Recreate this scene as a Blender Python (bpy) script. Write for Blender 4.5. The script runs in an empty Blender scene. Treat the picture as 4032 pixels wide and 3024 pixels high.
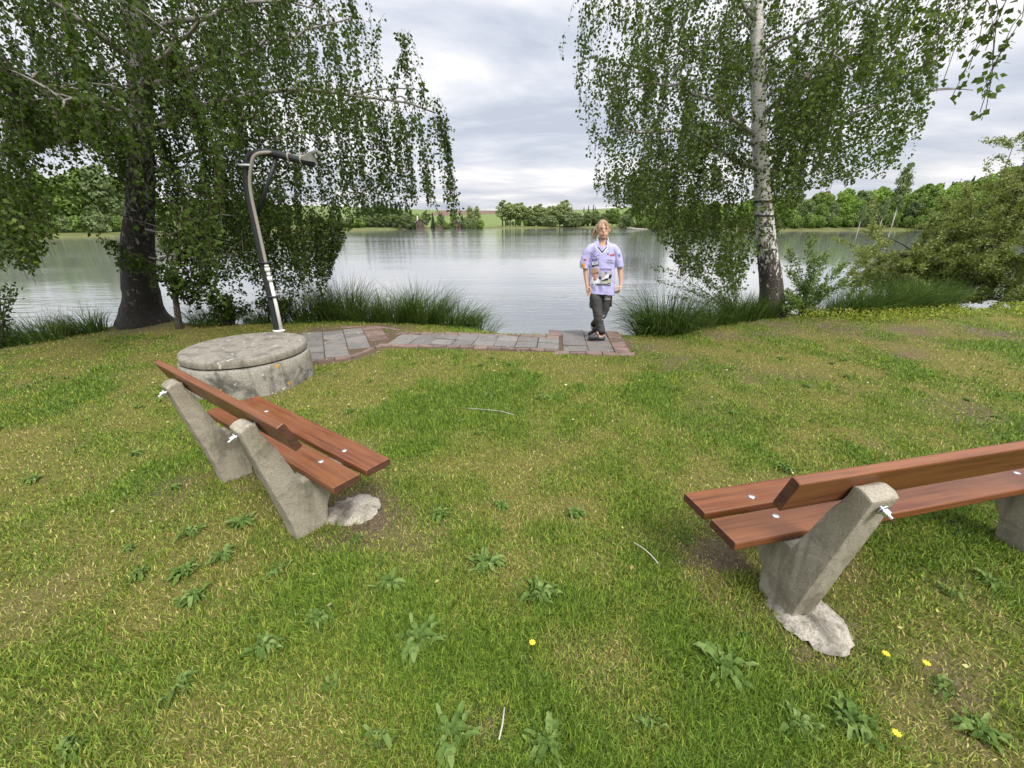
import bpy, bmesh, math, random
import numpy as np
from mathutils import Vector, Matrix
from mathutils.bvhtree import BVHTree

random.seed(7)
RNG = np.random.default_rng(7)
scene = bpy.context.scene
COL = scene.collection

# ------------------------------------------------------------------ camera model
F, HOR, ROLL, EYE = 1640.0, 881.0, -0.005, 1.65
PITCH = math.atan((1512 - HOR) / F)

def ray(px, py):
    u, v = px - 2016, py - 1512
    cr, sr = math.cos(ROLL), math.sin(ROLL)
    u, v = u * cr + v * sr, -u * sr + v * cr
    x, y = u / F, v / F
    c, s = math.cos(PITCH), math.sin(PITCH)
    return (x, c - y * s, -s - y * c)

def at(px, py, Y):
    """world point seen at that spot of the photograph, Y metres ahead of the camera"""
    d = ray(px, py); t = Y / d[1]
    return Vector((d[0] * t, Y, EYE + d[2] * t))

def on_ground(px, py, z=0.0):
    d = ray(px, py); t = (z - EYE) / d[2]
    return Vector((d[0] * t, d[1] * t, z))

cam_data = bpy.data.cameras.new("camera")
cam_data.sensor_width = 36.0
cam_data.lens = 36.0 * F / 4032.0
cam_data.clip_start = 0.05
cam_data.clip_end = 4000
cam = bpy.data.objects.new("camera", cam_data)
COL.objects.link(cam)
cam.matrix_world = Matrix.Translation((0, 0, EYE)) @ (Matrix.Rotation(math.pi / 2 - PITCH, 4, 'X') @ Matrix.Rotation(ROLL, 4, 'Z'))
scene.camera = cam

# ------------------------------------------------------------------ object helpers
def tag(o, label=None, cat=None, group=None, kind=None):
    if label: o["label"] = label
    if cat: o["category"] = cat
    if group: o["group"] = group
    if kind: o["kind"] = kind
    return o

def thing(name, label, cat, loc=(0, 0, 0), rotz=0.0, group=None):
    o = bpy.data.objects.new(name, None)
    o.empty_display_size = 0.2
    COL.objects.link(o)
    o.location = loc
    o.rotation_euler = (0, 0, rotz)
    return tag(o, label, cat, group)

def link(name, me, m, parent=None):
    o = bpy.data.objects.new(name, me)
    COL.objects.link(o)
    if m is not None:
        me.materials.clear(); me.materials.append(m)
    if parent is not None:
        o.parent = parent
    return o

def dup(root, loc, rotz=0.0, scale=1.0, label=None, group=None):
    r = root.copy(); COL.objects.link(r)
    r.location = loc; r.rotation_euler = (0, 0, rotz)
    r.scale = scale if hasattr(scale, '__len__') else (scale,) * 3
    if label: r["label"] = label
    if group: r["group"] = group
    for ch in list(root.children):
        c = ch.copy(); COL.objects.link(c); c.parent = r
        for g in ch.children:
            d = g.copy(); COL.objects.link(d); d.parent = c
    return r

def raw_mesh(name, V, loops, starts, face_attr=None, point_attr=None, smooth=False):
    V = np.ascontiguousarray(V, dtype=np.float32).reshape(-1, 3)
    me = bpy.data.meshes.new(name)
    me.vertices.add(len(V)); me.vertices.foreach_set("co", V.ravel())
    loops = np.ascontiguousarray(loops, dtype=np.int32); starts = np.ascontiguousarray(starts, dtype=np.int32)
    me.loops.add(len(loops)); me.loops.foreach_set("vertex_index", loops)
    me.polygons.add(len(starts)); me.polygons.foreach_set("loop_start", starts)
    for k, a in (face_attr or {}).items():
        me.attributes.new(k, 'FLOAT', 'FACE').data.foreach_set("value", np.ascontiguousarray(a, dtype=np.float32))
    for k, a in (point_attr or {}).items():
        me.attributes.new(k, 'FLOAT', 'POINT').data.foreach_set("value", np.ascontiguousarray(a, dtype=np.float32))
    me.update(calc_edges=True)
    if smooth:
        me.polygons.foreach_set("use_smooth", np.ones(len(starts), dtype=bool))
    return me

def quad_mesh(name, Q, rnd=None, smooth=False):
    Q = np.asarray(Q, dtype=np.float32).reshape(-1, 4, 3)
    n = len(Q)
    return raw_mesh(name, Q, np.arange(4 * n), np.arange(n) * 4, {"rnd": rnd if rnd is not None else RNG.random(n)}, smooth=smooth)

class MB:
    """collects pieces into one mesh"""
    def __init__(self): self.v, self.f = [], []
    def add(self, V, Fc):
        b = len(self.v); self.v += [tuple(p) for p in V]; self.f += [tuple(i + b for i in f) for f in Fc]; return self
    def box(self, c, s, rot=None):
        sx, sy, sz = s[0] / 2, s[1] / 2, s[2] / 2
        P = [Vector((x * sx, y * sy, z * sz)) for x in (-1, 1) for y in (-1, 1) for z in (-1, 1)]
        if rot is not None: P = [rot @ p for p in P]
        P = [p + Vector(c) for p in P]
        return self.add(P, [(0, 1, 3, 2), (4, 6, 7, 5), (0, 4, 5, 1), (2, 3, 7, 6), (0, 2, 6, 4), (1, 5, 7, 3)])
    def tube(self, pts, rad, n=10, caps=True, squash=None):
        pts = [Vector(p) for p in pts]
        if not hasattr(rad, '__len__'): rad = [rad] * len(pts)
        rings = []; up = None
        for i, p in enumerate(pts):
            t = (pts[min(i + 1, len(pts) - 1)] - pts[max(i - 1, 0)]).normalized()
            if up is None:
                a = Vector((0, 1, 0)) if abs(t.y) < 0.9 else Vector((1, 0, 0))
                up = (a - t * a.dot(t)).normalized()
            else:
                up = (up - t * up.dot(t)).normalized()
            s = t.cross(up)
            r = rad[i]
            ra, rb = (r if not hasattr(r, '__len__') else r[0]), (r if not hasattr(r, '__len__') else r[1])
            rings.append([p + s * (math.cos(k * 2 * math.pi / n) * ra) + up * (math.sin(k * 2 * math.pi / n) * rb) for k in range(n)])
        V = [q for r in rings for q in r]; Fc = []
        for i in range(len(rings) - 1):
            for k in range(n):
                a, b = i * n + k, i * n + (k + 1) % n
                Fc.append((a, b, b + n, a + n))
        if caps:
            Fc.append(tuple(range(n - 1, -1, -1))); Fc.append(tuple((len(rings) - 1) * n + k for k in range(n)))
        return self.add(V, Fc)
    def ball(self, c, r, nu=14, nv=9):
        c = Vector(c); r = Vector(r if hasattr(r, '__len__') else (r, r, r))
        V = [c + Vector((0, 0, -r.z))]; Fc = []
        for j in range(1, nv):
            th = -math.pi / 2 + math.pi * j / nv
            for k in range(nu):
                ph = 2 * math.pi * k / nu
                V.append(c + Vector((r.x * math.cos(th) * math.cos(ph), r.y * math.cos(th) * math.sin(ph), r.z * math.sin(th))))
        V.append(c + Vector((0, 0, r.z)))
        for k in range(nu):
            Fc.append((0, 1 + (k + 1) % nu, 1 + k))
            top = 1 + (nv - 2) * nu
            Fc.append((len(V) - 1, top + k, top + (k + 1) % nu))
        for j in range(nv - 2):
            for k in range(nu):
                a, b = 1 + j * nu + k, 1 + j * nu + (k + 1) % nu
                Fc.append((a, b, b + nu, a + nu))
        return self.add(V, Fc)
    def prism(self, poly, axis_pts):
        """poly: list of 2-D points, axis_pts: function(point2d, side 0/1) -> 3-D"""
        n = len(poly)
        V = [axis_pts(p, 0) for p in poly] + [axis_pts(p, 1) for p in poly]
        Fc = [tuple(range(n - 1, -1, -1)), tuple(range(n, 2 * n))] + [(i, (i + 1) % n, (i + 1) % n + n, i + n) for i in range(n)]
        return self.add(V, Fc)
    def mesh(self, name, smooth=False):
        me = bpy.data.meshes.new(name); me.from_pydata(self.v, [], self.f); me.update()
        bm = bmesh.new(); bm.from_mesh(me); bmesh.ops.recalc_face_normals(bm, faces=bm.faces); bm.to_mesh(me); bm.free()
        if smooth:
            for p in me.polygons: p.use_smooth = True
        return me
    def build(self, name, m, parent=None, smooth=False):
        return link(name, self.mesh(name, smooth), m, parent)

def apply_mods(o):
    dg = bpy.context.evaluated_depsgraph_get()
    dg.update()
    me = bpy.data.meshes.new_from_object(o.evaluated_get(dg), depsgraph=dg)
    old = o.data
    o.modifiers.clear(); o.data = me
    return o

def remesh(o, voxel, smooth_it=4):
    m = o.modifiers.new("r", 'REMESH'); m.mode = 'VOXEL'; m.voxel_size = voxel; m.use_smooth_shade = True
    if smooth_it:
        s = o.modifiers.new("s", 'SMOOTH'); s.factor = 0.5; s.iterations = smooth_it
    mats = list(o.data.materials)
    apply_mods(o)
    o.data.materials.clear()
    for q in mats: o.data.materials.append(q)
    for p in o.data.polygons: p.use_smooth = True
    return o

def bevel(me, w, seg=2):
    bm = bmesh.new(); bm.from_mesh(me)
    es = [e for e in bm.edges if len(e.link_faces) == 2 and e.calc_face_angle(0) > 0.5]
    bmesh.ops.bevel(bm, geom=es, offset=w, segments=seg, affect='EDGES', profile=0.6, clamp_overlap=True)
    bm.to_mesh(me); bm.free()
    return me

# ------------------------------------------------------------------ value noise (numpy)
_tabs = {}
def vnoise(x, y, s, seed=0):
    if seed not in _tabs: _tabs[seed] = np.random.default_rng(1000 + seed).random((128, 128))
    T = _tabs[seed]
    x = np.asarray(x) / s; y = np.asarray(y) / s
    xi = np.floor(x).astype(int); yi = np.floor(y).astype(int)
    fx = x - xi; fy = y - yi
    fx = fx * fx * (3 - 2 * fx); fy = fy * fy * (3 - 2 * fy)
    g = lambda a, b: T[a % 128, b % 128]
    return (g(xi, yi) * (1 - fx) + g(xi + 1, yi) * fx) * (1 - fy) + (g(xi, yi + 1) * (1 - fx) + g(xi + 1, yi + 1) * fx) * fy

# ------------------------------------------------------------------ materials
class NT:
    def __init__(self, name):
        self.m = bpy.data.materials.new(name); self.m.use_nodes = True
        self.t = self.m.node_tree; self.t.nodes.clear()
        self.out = self.n('ShaderNodeOutputMaterial')
    def n(self, typ, ins=None, **kw):
        nd = self.t.nodes.new(typ)
        for k, v in kw.items(): setattr(nd, k, v)
        for k, v in (ins or {}).items(): self.set(nd, k, v)
        return nd
    def set(self, nd, k, v):
        s = nd.inputs[k]
        if isinstance(v, bpy.types.NodeSocket): self.t.links.new(v, s)
        elif isinstance(v, bpy.types.Node): self.t.links.new(v.outputs[0], s)
        else:
            if hasattr(v, '__len__') and s.type == 'RGBA' and len(v) == 3: v = (*v, 1)
            s.default_value = v
    def ramp(self, fac, stops, interp='LINEAR'):
        r = self.n('ShaderNodeValToRGB', {'Fac': fac}); cr = r.color_ramp; cr.interpolation = interp
        while len(cr.elements) > 1: cr.elements.remove(cr.elements[-1])
        for i, (p, c) in enumerate(stops):
            e = cr.elements[0] if i == 0 else cr.elements.new(p)
            e.position = p; e.color = (*c, 1) if len(c) == 3 else c
        return r.outputs[0]
    def coord(self, which='Object', scale=None):
        c = self.n('ShaderNodeTexCoord').outputs[which]
        if scale is None: return c
        return self.n('ShaderNodeMapping', {'Vector': c, 'Scale': scale}).outputs[0]
    def noise(self, vec, scale, detail=4, rough=0.55, dist=0.0):
        return self.n('ShaderNodeTexNoise', {'Vector': vec, 'Scale': scale, 'Detail': detail, 'Roughness': rough, 'Distortion': dist}).outputs['Fac']
    def mix(self, fac, a, b, mode='MIX'):
        nd = self.n('ShaderNodeMix', data_type='RGBA', blend_type=mode)
        self.set(nd, 0, fac); self.set(nd, 6, a); self.set(nd, 7, b)
        return nd.outputs[2]
    def math(self, op, a, b=None, clamp=False):
        nd = self.n('ShaderNodeMath', operation=op, use_clamp=clamp); self.set(nd, 0, a)
        if b is not None: self.set(nd, 1, b)
        return nd.outputs[0]
    def bump(self, h, strength=0.3, dist=0.01):
        return self.n('ShaderNodeBump', {'Height': h, 'Strength': strength, 'Distance': dist}).outputs[0]
    def attr(self, name):
        return self.n('ShaderNodeAttribute', attribute_name=name).outputs['Fac']
    def principled(self, color, rough=0.7, normal=None, **kw):
        p = self.n('ShaderNodeBsdfPrincipled', {'Base Color': color, 'Roughness': rough})
        if normal is not None: self.set(p, 'Normal', normal)
        for k, v in kw.items(): self.set(p, k.replace('_', ' '), v)
        return p
    def done(self, shader):
        self.t.links.new(shader.outputs[0] if isinstance(shader, bpy.types.Node) else shader, self.out.inputs[0])
        return self.m

def plain(name, col, rough=0.6, metal=0.0, spec=0.5):
    k = NT(name); c = k.noise(k.coord(), 35, 3)
    base = k.mix(c, tuple(x * 0.82 for x in col), tuple(min(1, x * 1.12) for x in col))
    return k.done(k.principled(base, rough, Metallic=metal, Specular_IOR_Level=spec))

def leaf_mat(name, stops, trans=0.35, rough=0.5, tcol=(1.5, 1.6, 0.6)):
    k = NT(name)
    c = k.ramp(k.attr('rnd'), stops)
    p = k.principled(c, rough, Specular_IOR_Level=0.10)
    tc = k.mix(1.0, c, tcol, 'MULTIPLY')
    t = k.n('ShaderNodeBsdfTranslucent', {'Color': tc})
    mx = k.n('ShaderNodeMixShader', {0: trans}); k.t.links.new(p.outputs[0], mx.inputs[1]); k.t.links.new(t.outputs[0], mx.inputs[2])
    return k.done(mx)

M = {}
M['birch_leaf'] = leaf_mat('birch_leaf', [(0, (0.020, 0.036, 0.007)), (0.5, (0.040, 0.068, 0.011)), (0.85, (0.075, 0.115, 0.02)), (1, (0.14, 0.19, 0.04))], 0.34)  # darker copy: shade of the left crown is put into the leaf colour
M['birch_leaf_lit'] = leaf_mat('birch_leaf_painted_lit', [(0, (0.030, 0.050, 0.011)), (0.5, (0.062, 0.094, 0.020)), (0.85, (0.105, 0.15, 0.036)), (1, (0.18, 0.235, 0.07))], 0.38)  # lighter copy of the birch leaf, its lit look painted into the colour
M['shrub_leaf'] = leaf_mat('shrub_leaf', [(0, (0.07, 0.11, 0.03)), (0.5, (0.14, 0.205, 0.065)), (1, (0.26, 0.34, 0.13))], 0.35)
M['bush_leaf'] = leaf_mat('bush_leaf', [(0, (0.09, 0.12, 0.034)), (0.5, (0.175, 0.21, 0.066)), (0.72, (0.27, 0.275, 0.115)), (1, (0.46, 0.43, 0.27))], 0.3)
M['sedge'] = leaf_mat('sedge', [(0, (0.022, 0.048, 0.010)), (0.6, (0.052, 0.095, 0.018)), (0.93, (0.105, 0.16, 0.032)), (1, (0.26, 0.25, 0.10))], 0.2, 0.6)
M['weed'] = leaf_mat('weed_leaf', [(0, (0.06, 0.105, 0.022)), (0.6, (0.115, 0.18, 0.042)), (1, (0.19, 0.255, 0.08))], 0.25, 0.8)
M['yellow_leaf'] = leaf_mat('yellow_green_leaf', [(0, (0.14, 0.19, 0.03)), (0.5, (0.24, 0.28, 0.05)), (1, (0.36, 0.36, 0.09))], 0.3)
M['litter'] = leaf_mat('fallen_leaf', [(0, (0.14, 0.08, 0.03)), (0.4, (0.30, 0.22, 0.09)), (0.75, (0.42, 0.42, 0.14)), (1, (0.6, 0.56, 0.42))], 0.1)
M['far_a'] = leaf_mat('far_leaf_mid', [(0, (0.068, 0.112, 0.027)), (0.5, (0.128, 0.195, 0.045)), (1, (0.225, 0.300, 0.075))], 0.25)
M['far_b'] = leaf_mat('far_leaf_fresh', [(0, (0.087, 0.160, 0.029)), (0.5, (0.174, 0.275, 0.051)), (1, (0.290, 0.392, 0.087))], 0.25)
M['far_pale'] = leaf_mat('far_leaf_pale', [(0, (0.127, 0.161, 0.069)), (0.5, (0.230, 0.276, 0.127)), (1, (0.345, 0.380, 0.196))], 0.3)
M['far_grey'] = leaf_mat('far_leaf_grey', [(0, (0.075, 0.112, 0.045)), (0.5, (0.143, 0.188, 0.083)), (1, (0.225, 0.277, 0.128))], 0.25)
M['far_rust'] = leaf_mat('far_leaf_rust', [(0, (0.09, 0.055, 0.03)), (0.5, (0.16, 0.11, 0.05)), (1, (0.20, 0.19, 0.06))], 0.2)
M['conifer'] = leaf_mat('conifer_needles', [(0, (0.022, 0.042, 0.018)), (0.6, (0.048, 0.083, 0.033)), (1, (0.090, 0.135, 0.053))], 0.1)
M['far_trunk'] = plain('far_bark', (0.10, 0.085, 0.065), 0.9)
M['far_white_trunk'] = plain('far_birch_bark', (0.62, 0.60, 0.55), 0.8)
M['twig'] = plain('twig_bark', (0.06, 0.045, 0.035), 0.8)
M['limb'] = plain('limb_bark', (0.22, 0.20, 0.18), 0.8)
M['dead_wood'] = plain('dead_wood', (0.42, 0.38, 0.32), 0.9)

def birch_bark(name, dark_h, seed, white, dk=(0.075, 0.062, 0.047)):
    k = NT(name)
    co = k.coord()
    sep = k.n('ShaderNodeSeparateXYZ', {0: co})
    lent = k.noise(k.n('ShaderNodeMapping', {'Vector': co, 'Scale': (5, 5, 26)}).outputs[0], 2.2, 5, 0.6)
    blot = k.noise(k.n('ShaderNodeMapping', {'Vector': co, 'Scale': (9, 9, 5), 'Location': (seed, 0, 0)}).outputs[0], 1.6, 6, 0.65, 0.8)
    h = k.math('DIVIDE', sep.outputs['Z'], dark_h)
    f = k.math('SUBTRACT', k.math('ADD', blot, k.math('MULTIPLY', h, 0.42)), 0.62)
    wf = k.ramp(f, [(0.0, (0, 0, 0)), (0.07, (1, 1, 1))])
    crack = k.noise(k.n('ShaderNodeMapping', {'Vector': co, 'Scale': (22, 22, 9)}).outputs[0], 1.4, 6, 0.7)
    dark = k.ramp(crack, [(0.3, tuple(d * .33 for d in dk)), (0.55, dk), (0.75, tuple(d * 2.1 for d in dk))])
    wh = k.ramp(lent, [(0.30, (0.06, 0.05, 0.045)), (0.40, tuple(0.78 * w for w in white)), (0.7, white)])
    col = k.mix(wf, dark, wh)
    bh = k.math('ADD', k.math('MULTIPLY', crack, k.math('SUBTRACT', 1.3, wf)), k.math('MULTIPLY', lent, 0.2))
    return k.done(k.principled(col, 0.75, k.bump(bh, 1.0, 0.05)))
M['bark_left'] = birch_bark('birch_bark_dark', 7.0, 3.0, (0.30, 0.29, 0.27), (0.026, 0.022, 0.017))  # old dark bark; its white is also painted down for the trunk's shade
M['bark_right'] = birch_bark('birch_bark_white', 3.4, 9.0, (0.80, 0.77, 0.72))

M['bark_sapling'] = birch_bark('birch_bark_sapling', 1.6, 5.0, (0.42, 0.38, 0.31))

def concrete(name, a, b, stain, lichen=False, grit=60, orange=0.5):
    k = NT(name); co = k.coord()
    big = k.noise(co, 4.5, 6, 0.65, 0.4); fine = k.noise(co, grit, 4, 0.7)
    vor = k.n('ShaderNodeTexVoronoi', {'Vector': co, 'Scale': grit * 1.2}).outputs['Distance']
    col = k.mix(k.ramp(fine, [(0.35, (0, 0, 0)), (0.65, (1, 1, 1))]), a, b)
    col = k.mix(k.ramp(big, [(0.50, (0, 0, 0)), (0.64, (0.85, 0.85, 0.85))]), col, stain)
    streak = k.noise(k.n('ShaderNodeMapping', {'Vector': co, 'Scale': (9, 9, 1.1)}).outputs[0], 1.3, 5, 0.6)
    col = k.mix(k.ramp(streak, [(0.52, (0, 0, 0)), (0.66, (0.6, 0.6, 0.6))]), col, tuple(x * 0.8 for x in stain))
    pit = k.ramp(vor, [(0.0, (0.6, 0.6, 0.6)), (0.2, (0, 0, 0))])
    col = k.mix(pit, col, tuple(x * 1.25 for x in b))
    if lichen:
        l1 = k.noise(co, 9.0, 5, 0.7, 0.5); l2 = k.noise(k.n('ShaderNodeMapping', {'Vector': co, 'Location': (4.3, 1.7, 2.2)}).outputs[0], 3.2, 2)
        lm = k.math('MULTIPLY', k.ramp(l1, [(0.56, (0, 0, 0)), (0.6, (1, 1, 1))]), k.ramp(l2, [(orange, (0, 0, 0)), (orange + .06, (1, 1, 1))]))
        col = k.mix(lm, col, (0.42, 0.24, 0.035))
        w1 = k.noise(k.n('ShaderNodeMapping', {'Vector': co, 'Location': (1, 7, 3)}).outputs[0], 16.0, 3)
        col = k.mix(k.ramp(w1, [(0.66, (0, 0, 0)), (0.69, (0.8, 0.8, 0.8))]), col, (0.55, 0.52, 0.44))
    hgt = k.math('ADD', k.math('MULTIPLY', fine, 0.6), k.math('MULTIPLY', vor, -0.35))
    return k.done(k.principled(col, 0.92, k.bump(hgt, 0.55, 0.007), Specular_IOR_Level=0.2))
M['leg_concrete'] = concrete('leg_concrete', (0.24, 0.215, 0.165), (0.37, 0.335, 0.265), (0.15, 0.135, 0.10), grit=130)
M['footing'] = concrete('footing_concrete', (0.24, 0.21, 0.165), (0.46, 0.43, 0.37), (0.10, 0.09, 0.07), grit=110)
M['well_lid'] = concrete('well_lid_concrete', (0.19, 0.172, 0.14), (0.275, 0.252, 0.21), (0.115, 0.105, 0.086), True, 60, 0.72)
M['well_ring'] = concrete('well_ring_concrete', (0.21, 0.195, 0.165), (0.33, 0.31, 0.265), (0.072, 0.066, 0.056), True, 60, 0.54)

def wood(name):
    k = NT(name); co = k.coord()
    g = k.noise(k.n('ShaderNodeMapping', {'Vector': co, 'Scale': (1.1, 26, 26)}).outputs[0], 1.6, 7, 0.6, 0.7)
    broad = k.noise(k.n('ShaderNodeMapping', {'Vector': co, 'Scale': (1.4, 6, 6)}).outputs[0], 1.5, 3)
    col = k.ramp(g, [(0.28, (0.060, 0.018, 0.007)), (0.46, (0.135, 0.042, 0.014)), (0.62, (0.180, 0.062, 0.020)), (0.78, (0.095, 0.030, 0.010))])
    col = k.mix(k.ramp(broad, [(0.42, (0, 0, 0)), (0.75, (0.55, 0.55, 0.55))]), col, (0.21, 0.085, 0.027))
    crack = k.noise(k.n('ShaderNodeMapping', {'Vector': co, 'Scale': (0.8, 60, 60)}).outputs[0], 1.2, 3)
    col = k.mix(k.ramp(crack, [(0.70, (0, 0, 0)), (0.76, (0.75, 0.75, 0.75))]), col, (0.045, 0.014, 0.007))
    kn = k.noise(co, 7, 2)
    rough = k.ramp(kn, [(0.3, (0.36,) * 3), (0.7, (0.56,) * 3)])
    return k.done(k.principled(col, rough, k.bump(g, 0.25, 0.004), Specular_IOR_Level=0.5))
M['wood'] = wood('stained_wood')
def endgrain():
    k = NT('plank_end_grain'); co = k.coord()
    g = k.noise(k.n('ShaderNodeMapping', {'Vector': co, 'Scale': (20, 8, 34)}).outputs[0], 2.0, 5, 0.6, 1.0)
    return k.done(k.principled(k.ramp(g, [(0.3, (0.035, 0.014, 0.008)), (0.7, (0.115, 0.042, 0.018))]), 0.8))
M['endgrain'] = endgrain()
M['steel'] = plain('galvanised_steel', (0.62, 0.63, 0.64), 0.32, 0.9)
M['pole_dark'] = plain('pole_dark_paint', (0.022, 0.024, 0.028), 0.5)
M['pvc'] = plain('pvc_pipe', (0.33, 0.315, 0.265), 0.5)
M['pvc_white'] = plain('pvc_white', (0.78, 0.78, 0.76), 0.4)
M['canvas'] = plain('grey_sleeve', (0.20, 0.20, 0.18), 0.8)
M['skin'] = plain('skin', (0.56, 0.335, 0.235), 0.55)
M['hair'] = plain('blond_hair', (0.30, 0.215, 0.12), 0.55)
M['lips'] = plain('lips', (0.36, 0.15, 0.125), 0.5)
M['eye'] = plain('eye', (0.03, 0.025, 0.025), 0.3)
M['brow'] = plain('eyebrow', (0.25, 0.16, 0.085), 0.8)
def cloth(name, col, amp=0.12, sc=(14, 14, 3)):
    k = NT(name); co = k.coord()
    f = k.noise(k.n('ShaderNodeMapping', {'Vector': co, 'Scale': sc}).outputs[0], 1.4, 4)
    w = k.noise(co, 260, 2)
    c = k.mix(k.ramp(w, [(0.3, (0, 0, 0)), (0.7, (1, 1, 1))]), tuple(x * (1 - amp) for x in col), tuple(x * (1 + amp) for x in col))
    return k.done(k.principled(c, 0.8, k.bump(f, 0.5, 0.02), Specular_IOR_Level=0.25))
M['shirt'] = cloth('lavender_jersey', (0.42, 0.40, 0.66))
M['trousers'] = cloth('washed_black_denim', (0.060, 0.060, 0.060), 0.55, (22, 22, 9))
M['black_cloth'] = cloth('black_cloth', (0.012, 0.012, 0.013))
M['clog'] = plain('clog_rubber', (0.022, 0.026, 0.028), 0.45)
M['sock'] = plain('sock', (0.72, 0.66, 0.64), 0.8)
def ink(name, col): return plain('print_' + name, col, 0.7)
for n_, c_ in dict(black=(0.014, 0.014, 0.02), white=(0.78, 0.78, 0.82), red=(0.46, 0.035, 0.03), navy=(0.05, 0.055, 0.16), grey=(0.16, 0.16, 0.24),
                   yellow=(0.62, 0.34, 0.05), brown=(0.20, 0.10, 0.06), blue=(0.05, 0.08, 0.30), tan=(0.50, 0.27, 0.19), silver=(0.40, 0.40, 0.45), olive=(0.40, 0.38, 0.24), sand=(0.44, 0.29, 0.17)).items():
    M['ink_' + n_] = ink(n_, c_)

def paver_mat(name, a, b):
    k = NT(name); co = k.coord()
    r = k.attr('rnd'); n1 = k.noise(co, 6, 5, 0.65); n2 = k.noise(co, 90, 3, 0.7)
    c = k.mix(k.math('ADD', k.math('MULTIPLY', r, 0.7), k.math('MULTIPLY', n2, 0.3)), a, b)
    c = k.mix(k.ramp(n1, [(0.48, (0, 0, 0)), (0.7, (0.55,) * 3)]), c, tuple(x * 0.6 for x in a))
    sp = k.noise(co, 28, 2); c = k.mix(k.ramp(sp, [(0.69, (0, 0, 0)), (0.72, (0.8,) * 3)]), c, (0.5, 0.48, 0.42))
    return k.done(k.principled(c, 0.85, k.bump(n2, 0.5, 0.006), Specular_IOR_Level=0.3))
M['slab'] = paver_mat('grey_paving_slab', (0.135, 0.125, 0.115), (0.225, 0.208, 0.19))
M['brick'] = paver_mat('red_paving_brick', (0.14, 0.098, 0.083), (0.225, 0.155, 0.13))

# ------------------------------------------------------------------ world, sun
w = bpy.data.worlds.new("World"); scene.world = w; w.use_nodes = True
nt = w.node_tree; nt.nodes.clear()
SUN_EL, SUN_AZ = math.radians(50), math.radians(150)   # azimuth measured clockwise from +Y (lake direction)
class WT(NT):
    def __init__(self, t): self.t = t
k = WT(nt)
sky = k.n('ShaderNodeTexSky', sky_type='NISHITA'); sky.sun_disc = False
sky.sun_elevation = SUN_EL; sky.sun_rotation = SUN_AZ; sky.air_density = 1.3; sky.dust_density = 2.5
gen = k.n('ShaderNodeTexCoord').outputs['Generated']
sp = k.n('ShaderNodeSeparateXYZ', {0: gen})
zc = k.math('MAXIMUM', sp.outputs['Z'], 0.0)
den = k.math('ADD', zc, 0.16)
cv = k.n('ShaderNodeCombineXYZ', {0: k.math('DIVIDE', sp.outputs['X'], den), 1: k.math('DIVIDE', sp.outputs['Y'], den), 2: 0.0}).outputs[0]
n1 = k.noise(k.n('ShaderNodeMapping', {'Vector': cv, 'Scale': (1.0, 1.5, 1), 'Location': (3.1, 0.4, 0)}).outputs[0], 0.75, 7, 0.56, 0.35)
n2 = k.noise(k.n('ShaderNodeMapping', {'Vector': cv, 'Scale': (0.6, 1.3, 1), 'Location': (8.1, 2.2, 0)}).outputs[0], 1.7, 6, 0.6, 0.5)
nn = k.math('ADD', k.math('MULTIPLY', n1, 0.72), k.math('MULTIPLY', n2, 0.28))
cloud = k.ramp(nn, [(0.38, (0.46, 0.495, 0.58)), (0.46, (0.58, 0.605, 0.675)), (0.53, (0.73, 0.73, 0.765)), (0.60, (0.92, 0.905, 0.91))])
# an overcast dome is brighter overhead than at the horizon
elev = k.ramp(zc, [(0.0, (0.86,) * 3), (0.12, (0.98,) * 3), (0.48, (1.05,) * 3), (0.75, (2.4,) * 3), (1.0, (3.6,) * 3)])
cl = k.mix(1.0, cloud, elev, 'MULTIPLY')
cl10 = k.mix(1.0, cl, (9.8, 9.8, 9.8), 'MULTIPLY')
allsky = k.mix(0.93, sky.outputs[0], cl10)
bg = k.n('ShaderNodeBackground', {'Color': allsky, 'Strength': 0.1})
wo = k.n('ShaderNodeOutputWorld'); nt.links.new(bg.outputs[0], wo.inputs[0])

sd = bpy.data.lights.new("sun", 'SUN'); sd.energy = 2.8; sd.angle = math.radians(16); sd.color = (1.0, 0.95, 0.87)
so = bpy.data.objects.new("sun", sd); COL.objects.link(so)
dirv = Vector((math.sin(SUN_AZ) * math.cos(SUN_EL), math.cos(SUN_AZ) * math.cos(SUN_EL), math.sin(SUN_EL)))
so.rotation_euler = dirv.to_track_quat('Z', 'Y').to_euler()

scene.view_settings.view_transform = 'Standard'; scene.view_settings.look = 'None'
scene.view_settings.exposure = 0.45; scene.view_settings.gamma = 1.0
scene.cycles.max_bounces = 8; scene.cycles.transparent_max_bounces = 8
try: scene.cycles.use_denoising = True
except Exception: pass

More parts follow.
